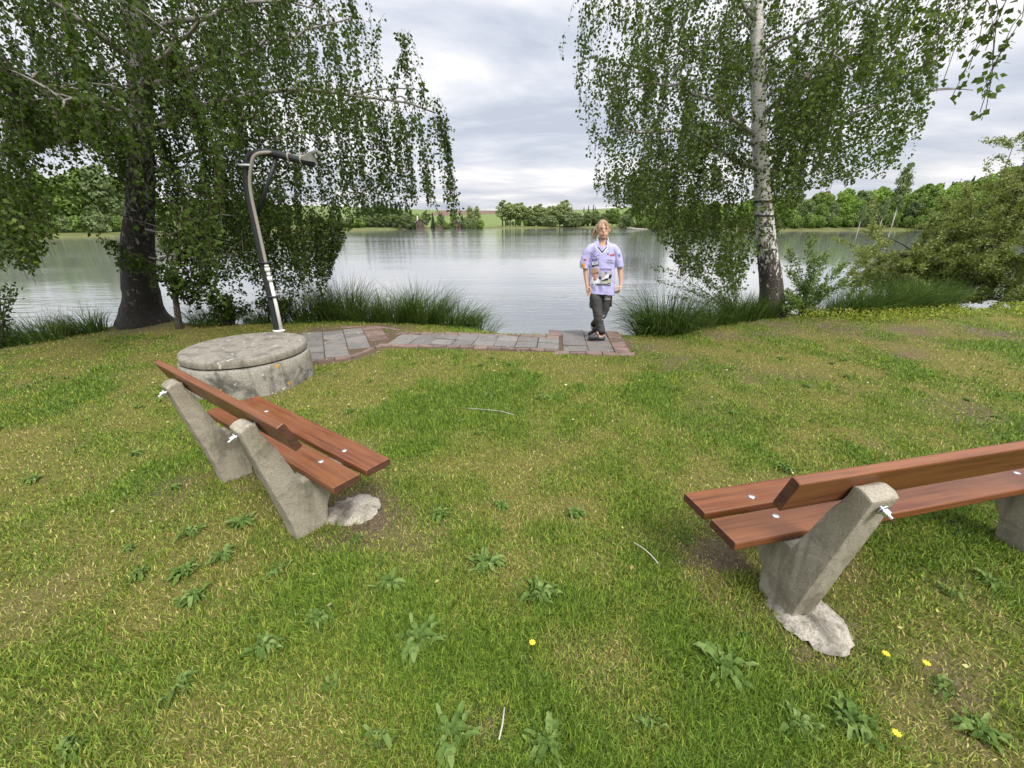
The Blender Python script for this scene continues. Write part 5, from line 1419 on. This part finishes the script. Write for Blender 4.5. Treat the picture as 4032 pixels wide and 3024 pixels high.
# three-pointed star in a ring
ringp = [(690 + 50 * math.cos(a), 836 + 55 * math.sin(a)) for a in np.linspace(0, 2 * math.pi, 25)]; ringi = [(690 + 42 * math.cos(a), 836 + 47 * math.sin(a)) for a in np.linspace(2 * math.pi, 0, 25)]
ringi = ringi[::-1]
rm = MB()
for i in range(24): rm.add([(lambda q: (q[0], 0, q[1]))(pxz(*p)) for p in (ringp[i], ringp[i + 1], ringi[i + 1], ringi[i])], [(0, 1, 2, 3)])
lay(rm.mesh('emblem_ring'), 's', 'emblem_ring', M['ink_grey'])
for a in (-95, 25, 145):
    a = math.radians(a); poly_print([(690 + 48 * math.cos(a), 836 + 52 * math.sin(a)), (690 + 9 * math.cos(a + 1.6), 836 + 9 * math.sin(a + 1.6)), (690 + 9 * math.cos(a - 1.6), 836 + 9 * math.sin(a - 1.6))], M['ink_grey'], sub=0, name='emblem_ray')
text_print('Mercedes-Benz', 615, 925, 815, 965, M['ink_grey'], slope=.30)
text_print('Mobil', 642, 975, 752, 1045, M['ink_navy'], bold=.01, slope=.12)
poly_print(rect(756, 965, 806, 1010, 4), M['ink_black'], name='print_box'); text_print('1', 772, 968, 792, 1005, M['ink_white'], off=.0045, bold=.03)
poly_print([(625, 1085), (803, 1045), (803, 1145), (640, 1187)], M['ink_black'], name='print_box'); text_print('BOSS', 642, 1078, 795, 1140, M['ink_white'], off=.0045, slope=.2, bold=.03); text_print('HUGO BOSS', 700, 1140, 795, 1156, M['ink_silver'], off=.0045, slope=.2)
text_print('W', 980, 822, 1065, 895, M['ink_navy'], bold=.01); text_print('est', 1068, 850, 1190, 915, M['ink_red'], bold=.02)
poly_print([(1075, 905), (1120, 912), (1190, 900), (1120, 900)], M['ink_red'], name='underline', sub=1)
text_print('Computer', 985, 975, 1155, 1030, M['ink_grey'], slope=-.12, bold=.015); text_print('Associates', 985, 1030, 1165, 1075, M['ink_grey'], slope=-.12, bold=.015)
text_print('WARSTEINER', 818, 1200, 1120, 1250, M['ink_navy'], bold=.012, slope=-.03)
# sleeve marks
text_print('st', 445, 975, 515, 1040, M['ink_red'], bold=.03); poly_print([(410, 1095), (490, 1085), (480, 1185), (450, 1205), (382, 1212)], M['ink_yellow'], name='print_patch'); text_print('DEKRA', 398, 1125, 472, 1175, M['ink_brown'], off=.0045)
poly_print([(410, 1098), (490, 1088), (489, 1076), (413, 1086)], M['ink_brown'], off=.003, name='patch_rim', sub=1); poly_print([(382, 1214), (450, 1207), (480, 1187), (470, 1200), (440, 1220), (380, 1226)], M['ink_brown'], off=.003, name='patch_rim', sub=1)
text_print('W', 1275, 860, 1335, 950, M['ink_navy'], bold=.03)
# printed portrait (a plain head with cap and dark glasses) and racing car
poly_print([(600, 1620), (612, 1490), (660, 1440), (770, 1440), (820, 1480), (832, 1600), (800, 1600)], M['ink_white'], name='printed_shirt')
poly_print([(650, 1300), (650, 1390), (680, 1440), (720, 1470), (765, 1440), (785, 1380), (788, 1290)], M['ink_tan'], off=.003, name='printed_face')
poly_print([(632, 1330), (640, 1250), (680, 1198), (750, 1190), (790, 1215), (800, 1310), (720, 1296), (660, 1318), (645, 1350)], M['ink_sand'], off=.0038, name='printed_cap')
poly_print([(672, 1318), (795, 1302), (795, 1330), (770, 1344), (735, 1336), (710, 1352), (680, 1350)], M['ink_brown'], off=.0046, name='printed_glasses', sub=1)
poly_print([(690, 1440), (730, 1475), (760, 1450), (745, 1500), (700, 1510), (668, 1470)], M['ink_brown'], off=.0042, name='printed_neck', sub=1)
poly_print([(790, 1300), (930, 1290), (1120, 1260), (1130, 1440), (1080, 1500), (840, 1540), (800, 1440)], M['ink_silver'], name='printed_track')
poly_print([(840, 1560), (1020, 1500), (1100, 1465), (1095, 1540), (960, 1580)], M['ink_olive'], off=.003, name='printed_grass')
poly_print([(880, 1470), (960, 1380), (1030, 1350), (1060, 1400), (960, 1480), (870, 1500)], M['ink_white'], off=.0034, name='printed_car')
poly_print([(860, 1500), (990, 1440), (1030, 1450), (1020, 1490), (860, 1520)], M['ink_black'], off=.004, name='printed_car_floor')
for (cx_, cy_, rx_, ry_) in ((1068, 1410, 36, 52), (830, 1440, 26, 38), (1100, 1380, 18, 30)):
    poly_print([(cx_ + rx_ * math.cos(a), cy_ + ry_ * math.sin(a)) for a in np.linspace(0, 2 * math.pi, 13)[:-1]], M['ink_black'], off=.0044, name='printed_wheel', sub=1)
poly_print(rect(940, 1285, 1000, 1340), M['ink_grey'], off=.0036, name='printed_wing', sub=1)
# flag, name, small box
poly_print(rect(612, 1575, 708, 1640), M['ink_white'], off=.0036, name='flag'); poly_print(rect(612, 1602, 708, 1614), M['ink_blue'], off=.0046, name='flag_bar', sub=2); poly_print(rect(642, 1575, 658, 1640), M['ink_blue'], off=.005, name='flag_bar', sub=2)
text_print('Häkkinen', 722, 1562, 1000, 1622, M['ink_black'], off=.005, bold=.02); poly_print(rect(1008, 1555, 1082, 1630), M['ink_black'], off=.0036, name='print_box'); poly_print(rect(1030, 1580, 1064, 1606), M['ink_silver'], off=.0046, name='print_mark', sub=1)
# trousers
text_print('College', 950, 415, 1100, 460, M['ink_white'], 't', .004, 1100, bold=.02); text_print('STARS', 955, 462, 1098, 505, M['ink_white'], 't', .004, 1100, bold=.03)
for (a, b, c, d) in (((905, 880), (965, 905), (965, 917), (903, 893)), ((892, 910), (952, 934), (950, 946), (889, 922)), ((886, 965), (932, 984), (928, 995), (886, 977))):
    poly_print([a, b, c, d], M['ink_white'], 't', .003, 'stripe', 1100, 1)

# ------------------------------------------------------------------ far trees
def clump_crown(seed, H, base, rad, nl, q, shape='round', lobes=9):
    r = np.random.default_rng(seed); P = []; N_ = []
    if shape in ('round', 'bush', 'tall', 'airy'):
        cen = []
        for i in range(lobes):
            t_ = (i + .5) / lobes; z = base + (H - base) * (.10 + .82 * t_)
            env = math.sin(math.pi * min(.97, .12 + .80 * t_ ** .9)) if shape != 'tall' else math.sin(math.pi * min(.97, .18 + .74 * t_)) 
            a = i * 2.4 + r.normal(0, .3); o_ = rad * env * r.uniform(.25, .62); cen.append((math.cos(a) * o_, math.sin(a) * o_, z, rad * env * r.uniform(.42, .62) + .12 * rad))
        for i in range(nl):
            c = cen[r.integers(lobes)]; v = r.normal(size=3); v /= np.linalg.norm(v); k_ = r.uniform(.55, 1.06) if shape != 'airy' else r.uniform(.2, 1.15)
            v2 = v * np.array([1, 1, .82]); p = np.array(c[:3]) + v2 * c[3] * k_
            if p[2] < base * .6: p[2] = base * .6 + r.random() * .4
            P.append(p); N_.append(v + r.normal(0, .5, 3))
    elif shape == 'conifer':
        for i in range(nl):
            t_ = 1 - math.sqrt(r.random()); tier = (t_ * 13 + r.normal(0, .12)); fr = tier - math.floor(tier)
            z = base + (H - base) * t_; R0 = rad * (1 - t_) ** .85 * (1.05 - .45 * fr) + .05; a = r.uniform(0, 2 * math.pi)
            rr7 = R0 * (.45 + .6 * r.random()) * (.85 + .25 * math.sin(a * 5 + math.floor(tier) * 2)); P.append(np.array([math.cos(a) * rr7, math.sin(a) * rr7, z - .25 * rr7])); N_.append(np.array([math.cos(a) * .6, math.sin(a) * .6, .9]) + r.normal(0, .25, 3))
    elif shape == 'pine':
        for i in range(lobes):
            t_ = i / (lobes - 1); z = base + (H - base) * t_; a = i * 2.4; o_ = rad * (.85 - .55 * t_); c = np.array([math.cos(a) * o_ * .8, math.sin(a) * o_ * .8, z])
            for _ in range(nl // lobes):
                v = r.normal(size=3) * np.array([.42, .42, .16]) * rad; P.append(c + v); N_.append(np.array([0, 0, 1.]) + r.normal(0, .5, 3))
    P, N_ = np.array(P), np.array(N_); N_ /= np.linalg.norm(N_, axis=1, keepdims=True)
    n = len(P); S1 = np.cross(N_, rand_unit(n, r)); S1 /= np.linalg.norm(S1, axis=1, keepdims=True); S2 = np.cross(N_, S1)
    sz = (q * r.uniform(.5, 1.25, n) / 2)[:, None]
    Q = np.stack([P - S1 * sz * 1.25, P + S2 * sz * .8, P + S1 * sz * 1.25, P - S2 * sz * .8], 1)
    # clumps of one tone within the crown, spread by noise
    cl_ = vnoise(P[:, 0] * 1.0 + 50, P[:, 2] * 1.0 + P[:, 1] + 50, rad * .35, seed % 50) * .5
    return quad_mesh('crown', Q, np.clip(cl_ + r.random(n) * .55, 0, 1))
PROTO = {}
def proto(key, mat, trunkmat, H, base, rad, nl, q, shape, trunk_r, seed, lobes=9, lean=0.0):
    cr = clump_crown(seed, H, base, rad, nl, q, shape, lobes); cr.materials.append(M[mat])
    mb = MB(); mb.tube([(0, 0, -.6), (lean * .3, 0, H * .3), (lean, 0, H * .62), (lean * 1.1, 0, H * .9)], [trunk_r, trunk_r * .8, trunk_r * .5, trunk_r * .15], 7)
    if shape in ('round', 'tall', 'airy'):
        r = np.random.default_rng(seed)
        for i in range(5):
            z = base + (H - base) * (.05 + .13 * i); a = i * 2.4; mb.tube([(lean * z / H, 0, z * .8), (math.cos(a) * rad * .35, math.sin(a) * rad * .35, z + .05 * H)], [trunk_r * .4, trunk_r * .12], 5)
    tm = mb.mesh('trunk', True); tm.materials.append(M[trunkmat]); PROTO[key] = (cr, tm, H)
def plant(key, name, x, y, h, label, cat, group=None, rz=None, sx=1.0):
    cr, tm, H = PROTO[key]
    z = float(hill_z(np.array([[x]]), np.array([[y]]))[0][0, 0]); s = h / H
    t = thing(name, label, cat, (x, y, max(z, WATER_Z - .1)), random.uniform(0, 6.28) if rz is None else rz, group); t.scale = (s * sx, s * sx, s)
    for nm, me_ in (('trunk', tm), ('crown', cr)):
        o = bpy.data.objects.new(nm, me_); COL.objects.link(o); o.parent = t
    return t
proto('a1', 'far_a', 'far_trunk', 12, .6, 3.6, 3200, .62, 'round', .22, 401, 13); proto('a2', 'far_b', 'far_trunk', 12, .8, 3.4, 3200, .60, 'round', .2, 402, 14)
proto('g1', 'far_grey', 'far_trunk', 12, .8, 3.3, 2800, .6, 'round', .2, 403, 12); proto('b1', 'far_a', 'far_trunk', 4, .0, 2.6, 1700, .5, 'bush', .1, 404, 9); proto('b2', 'far_grey', 'far_trunk', 4, .0, 2.8, 1700, .5, 'bush', .1, 405, 9)
proto('p1', 'far_pale', 'far_trunk', 14, 3.4, 2.7, 1500, .62, 'airy', .26, 406, 11); proto('p2', 'far_pale', 'far_trunk', 14, 2.6, 2.4, 1300, .62, 'tall', .24, 407, 12)
proto('c1', 'conifer', 'far_trunk', 14, .6, 2.6, 2200, .75, 'conifer', .2, 408); proto('n1', 'conifer', 'far_trunk', 18, 8.5, 3.0, 1300, .7, 'pine', .22, 409, 10)
proto('w1', 'far_grey', 'far_white_trunk', 13, 3.2, 2.3, 1700, .5, 'airy', .17, 410, 12); proto('r1', 'far_rust', 'far_trunk', 12, 1.0, 3.2, 2400, .6, 'round', .2, 411, 12)
rt = random.Random(12)
def far(px, ybase_top, Y, key, name, label, cat, group=None, sx=1.0):
    """tree whose top shows at (px, ybase_top) when it stands Y metres ahead"""
    top = at(px, ybase_top, Y); zg = float(hill_z(np.array([[top.x]]), np.array([[Y]]))[0][0, 0]); return plant(key, name, top.x, Y, max(1.5, top.z - zg), label, cat, group, sx=sx)
# left shore wood (seen under the left birch)
GL = 'deciduous trees on the left shore behind the dark birch'
for i in range(16):
    px = -330 + i * 62 + rt.uniform(-18, 18); y0 = np.interp(px, [-330, 60, 200, 330, 480, 650], [640, 690, 690, 640, 720, 790]) + rt.uniform(-25, 25); Y = np.interp(px, [-330, 100, 400, 700], [84, 104, 112, 140]) + rt.uniform(0, 8)
    far(px, y0, Y, rt.choice(['a1', 'a2', 'g1', 'a1']), 'deciduous_tree', 'leafy tree in the wood on the left shore seen past the dark birch trunk', 'tree', GL)
GB = 'bushes on the left shore below the wood'
for i in range(14):
    px = -330 + i * 70 + rt.uniform(-20, 20); Y = np.interp(px, [-330, 100, 400, 700], [80, 99, 107, 133]); far(px, np.interp(px, [0, 700], [838, 850]) + rt.uniform(-15, 15), Y, rt.choice(['b1', 'b2']), 'far_bush', 'rounded bush at the foot of the wood on the left shore', 'bush', GB)
for i in range(12):
    px = 690 + i * 48 + rt.uniform(-10, 10); Y = np.interp(px, [690, 1240], [140, 172]) + rt.uniform(2, 12); far(px, np.interp(px, [690, 1000, 1270], [790, 760, 850]) + rt.uniform(-12, 12), Y, rt.choice(['a1', 'g1', 'g1']), 'deciduous_tree', 'dark leafy tree on the left shore behind the shower pole and hanging twigs', 'tree', 'trees on the left shore behind the shower pole')
# middle of the far shore
far(1308, 826, 196, 'c1', 'conifer_tree', 'smaller of two dark conifers in front of the green field on the left', 'tree'); far(1333, 808, 198, 'c1', 'conifer_tree', 'taller of two dark conifers in front of the green field on the left', 'tree')
for px, y0, k_ in ((1290, 862, 'b1'), (1330, 856, 'b2'), (1372, 862, 'b2'), (1402, 858, 'b1'), (1255, 856, 'b2')): far(px, y0, 193, k_, 'far_bush', 'round grey-green bush on the shore below the two field conifers', 'bush', 'bushes below the two field conifers', 1.5)
for i, (px, y0) in enumerate([(1425, 782), (1450, 800), (1475, 790), (1487, 784), (1503, 780), (1520, 788), (1538, 795), (1556, 792), (1574, 800), (1598, 806), (1618, 828), (1462, 812), (1512, 806), (1545, 812)]):
    far(px, y0, 214 + (i % 3) * 4, 'c1', 'conifer_tree', 'dark spruce in the dense conifer group on the far shore', 'tree', 'spruces of the dense group on the far shore', 1.35)
for i in range(9): far(1405 + i * 25 + rt.uniform(-5, 5), 838 + rt.uniform(-8, 10), 205, rt.choice(['g1', 'b2', 'g1']), 'deciduous_tree', 'grey-green leafy tree in front of the dense spruce group', 'tree', 'leafy trees in front of the spruce group', 1.3)
far(1640, 838, 228, 'a2', 'deciduous_tree', 'light green tree directly behind the left cabin', 'tree'); far(1672, 828, 226, 'g1', 'deciduous_tree', 'grey-green tree close right of the left cabin', 'tree')
far(1702, 836, 226, 'c1', 'conifer_tree', 'dark conifer between the two cabins', 'tree', None, 1.2); far(1735, 834, 228, 'g1', 'deciduous_tree', 'grey-green tree midway between the two cabins', 'tree')
far(1785, 822, 228, 'g1', 'deciduous_tree', 'dark upright tree close left of the right cabin', 'tree', None, .8); far(1819, 840, 232, 'c1', 'conifer_tree', 'small dark conifer behind the right cabin', 'tree')
far(1850, 812, 232, 'p1', 'poplar_tree', 'left of two pale broad poplars beside the brown field strip', 'tree', None, 1.25); far(1877, 812, 233, 'p1', 'poplar_tree', 'right of two pale broad poplars beside the brown field strip', 'tree', None, 1.1)
for px, y0 in ((1835, 868), (1860, 872), (1890, 876), (1755, 876), (1715, 874), (1780, 880)): far(px, y0, 227, rt.choice(['b1', 'b2']), 'far_bush', 'low bush on the far shore beside the right cabin', 'bush', 'bushes beside the right cabin')
GP = 'pale poplars in the row on the far shore'
for i, (px, y0) in enumerate([(1978, 782), (1990, 800), (2008, 792), (2030, 796), (2048, 792), (2066, 810), (2085, 808), (2105, 806), (2124, 798), (2142, 812), (2160, 808), (2182, 806), (2207, 800), (2224, 782), (2240, 815)]):
    far(px, y0, 254 + (i % 3) * 3, rt.choice(['p1', 'p2', 'p2']), 'poplar_tree', 'pale slender poplar in the row on the far shore beside the open field', 'tree', GP, sx=1.7)
for i in range(22): far(2000 + i * 23 + rt.uniform(-6, 6), np.interp(i, [0, 8, 22], [862, 845, 822]) + rt.uniform(-12, 12), 251 + rt.uniform(0, 6), rt.choice(['g1', 'a1', 'g1', 'b2']), 'deciduous_tree', 'grey-green tree on the far shore in front of and right of the poplar row', 'tree', 'leafy trees below the poplar row', 1.4)
for px, y0, Y in ((2252, 808, 258), (2300, 812, 258), (2318, 806, 262), (2338, 802, 262), (2345, 812, 258)): far(px, y0, Y, 'c1', 'conifer_tree', 'thin dark conifer tip above the trees at the middle of the far shore', 'tree', 'conifer tips at the middle of the far shore', .6)
# right shore
GR = 'leafy trees of the wood on the right shore'
def shoreY(px): return float(np.interp(px, [2460, 2550, 2700, 2900, 3100, 3500, 3800, 4200], [200, 180, 166, 147, 131, 130, 118, 100]))
for row, (dy, dtop) in enumerate(((5, 44), (11, 14), (19, -4))):
    for i in range(34):
        px = 2450 + i * 53 + rt.uniform(-22, 22) + row * 20; top = np.interp(px, [2450, 2700, 3000, 3300, 3600, 3900, 4250], [815, 800, 775, 748, 735, 690, 560]) + dtop + rt.uniform(-12, 14)
        far(px, top, shoreY(px) + dy + rt.uniform(0, 4), rt.choice(['a1', 'a2', 'a1', 'g1', 'a2']), 'deciduous_tree', 'fresh green leafy tree in the wood on the right shore', 'tree', GR)
for px, top in ((3330, 752), (3260, 748), (3420, 760)): far(px, top, shoreY(px) + 16, 'r1', 'deciduous_tree', 'reddish brown leafed tree in the wood on the right shore', 'tree', 'reddish trees in the right wood')
for px, top, Y in ((2500, 700, 205), (2528, 715, 205), (2545, 690, 207), (2590, 680, 190), (2630, 690, 188)): far(px, top, Y, 'n1', 'pine_tree', 'tall dark pine with bare trunk above the trees left of the white birch', 'tree', 'tall pines left of the white birch')
for px, top in ((3840, 690), (3785, 705), (3755, 712), (3880, 690), (3720, 718)): far(px, top, shoreY(px) + 26, 'c1', 'conifer_tree', 'dark spruce tip rising behind the wood on the right shore', 'tree', 'spruce tips behind the right wood', .7)
far(3590, 628, 128, 'w1', 'birch_tree', 'tallest thin birch rising above the wood on the right shore', 'tree', None, .75)
for px, top, lab in ((3408, 800, 'birch with white trunk standing at the edge of the right shore'), (3500, 770, 'leaning birch with long white trunk at the edge of the right shore')): far(px, top, 127, 'w1', 'birch_tree', lab, 'tree', None, .8)
for i in range(58): 
    px = 2460 + i * 28 + rt.uniform(-14, 14); far(px, np.interp(px, [2470, 4100], [862, 845]) + rt.uniform(-16, 14), shoreY(px) + 2 + 5 * (i % 2), rt.choice(['b1', 'b1', 'b2']), 'far_bush', 'low rounded bush at the water edge of the right shore', 'bush', 'bushes along the right shore')
# white leaning trunk, dead logs, cabins
def stick(name, label, cat, segs, mat):
    p0 = segs[0][0][0]; mb = MB()
    for pts, rd in segs: mb.tube([p - p0 for p in pts], rd, 7)
    o = mb.build(name, mat, None, True); o.location = p0; return tag(o, label, cat)
stick('leaning_trunk', 'bare white birch trunk leaning over the water at the middle of the far shore', 'tree trunk', [([at(2282, 893, 250), at(2290, 865, 250), at(2297, 838, 250)], [.22, .18, .10])], M['far_white_trunk'])
stick('fallen_tree', 'bleached fallen tree lying in the water beside the person on the right shore', 'fallen tree', [([at(2468, 898, 176), at(2500, 900, 175), at(2552, 902, 174)], [.22, .2, .1]), ([at(2490, 900, 175), at(2478, 891, 175)], [.12, .05]), ([at(2510, 901, 175), at(2480, 894, 176)], [.12, .06]), ([at(2505, 885, 176), at(2496, 870, 176)], [.1, .05])], M['dead_wood'])
def cabin(px, yb, Y, wd, hh, dp, label, wallc, roofc, rz):
    b = at(px, yb, Y); zg = float(hill_z(np.array([[b.x]]), np.array([[Y]]))[0][0, 0])
    t = thing('cabin', label, 'cabin', (b.x, Y, zg), rz)
    mb = MB(); prof = [(-wd / 2, -.3), (wd / 2, -.3), (wd / 2, hh * .55), (0, hh), (-wd / 2, hh * .55)]; mb.prism(prof, lambda p, sd: Vector((p[0], -dp / 2 + dp * sd, p[1]))); mb.build('wall', wallc, t)
    mb = MB()
    for s in (-1, 1):
        a, b_ = Vector((0, 0, hh + .12)), Vector((s * (wd / 2 + .5), 0, hh * .55 - .12)); n_ = Vector((s * .4, 0, 1)).normalized() * .1
        mb.add([a + Vector((0, -dp / 2 - .5, 0)), b_ + Vector((0, -dp / 2 - .5, 0)), b_ + Vector((0, dp / 2 + .5, 0)), a + Vector((0, dp / 2 + .5, 0))] + [q + n_ for q in (a + Vector((0, -dp / 2 - .5, 0)), b_ + Vector((0, -dp / 2 - .5, 0)), b_ + Vector((0, dp / 2 + .5, 0)), a + Vector((0, dp / 2 + .5, 0)))],
               [(0, 1, 2, 3), (4, 5, 6, 7), (0, 1, 5, 4), (1, 2, 6, 5), (2, 3, 7, 6), (3, 0, 4, 7)])
    mb.build('roof', roofc, t)
    for sx in (-.22, .22):
        w_ = MB().box((wd * sx, -dp / 2 - .03, hh * .30), (wd * .2, .08, hh * .22)).build('window', M['eye'], t)
    return t
M['cab_wall'] = plain('cabin_timber', (0.09, 0.065, 0.05), 0.9); M['cab_wall2'] = plain('cabin_brick', (0.17, 0.11, 0.085), 0.9); M['cab_roof'] = plain('cabin_roof_brown', (0.13, 0.095, 0.085), 0.8); M['cab_roof2'] = plain('cabin_roof_dark', (0.07, 0.07, 0.075), 0.8)
cb = cabin(1652, 891, 222, 4.4, 4.6, 5, 'small brown timber cabin with steep roof and white chimney on the far shore', M['cab_wall'], M['cab_roof'], .35)
MB().box((-1.0, -1.6, 4.6), (.6, .6, 3.0)).build('chimney', M['far_white_trunk'], cb)
cabin(1806, 890, 230, 4.2, 4.0, 5, 'small reddish cabin with dark roof half hidden by trees on the far shore', M['cab_wall2'], M['cab_roof2'], -.3)
mb = MB(); b = at(1728, 889, 226); mb.box((0, 0, .8), (3.6, 2.5, 1.6)); mb.box((0, 0, 1.7), (4.0, 2.9, .18)); o = mb.build('shed', M['cab_wall'], None); o.location = (b.x, 226, float(hill_z(np.array([[b.x]]), np.array([[226.]]))[0][0, 0]) - .1); tag(o, 'low grey flat-roofed shed between the two cabins on the far shore', 'shed')
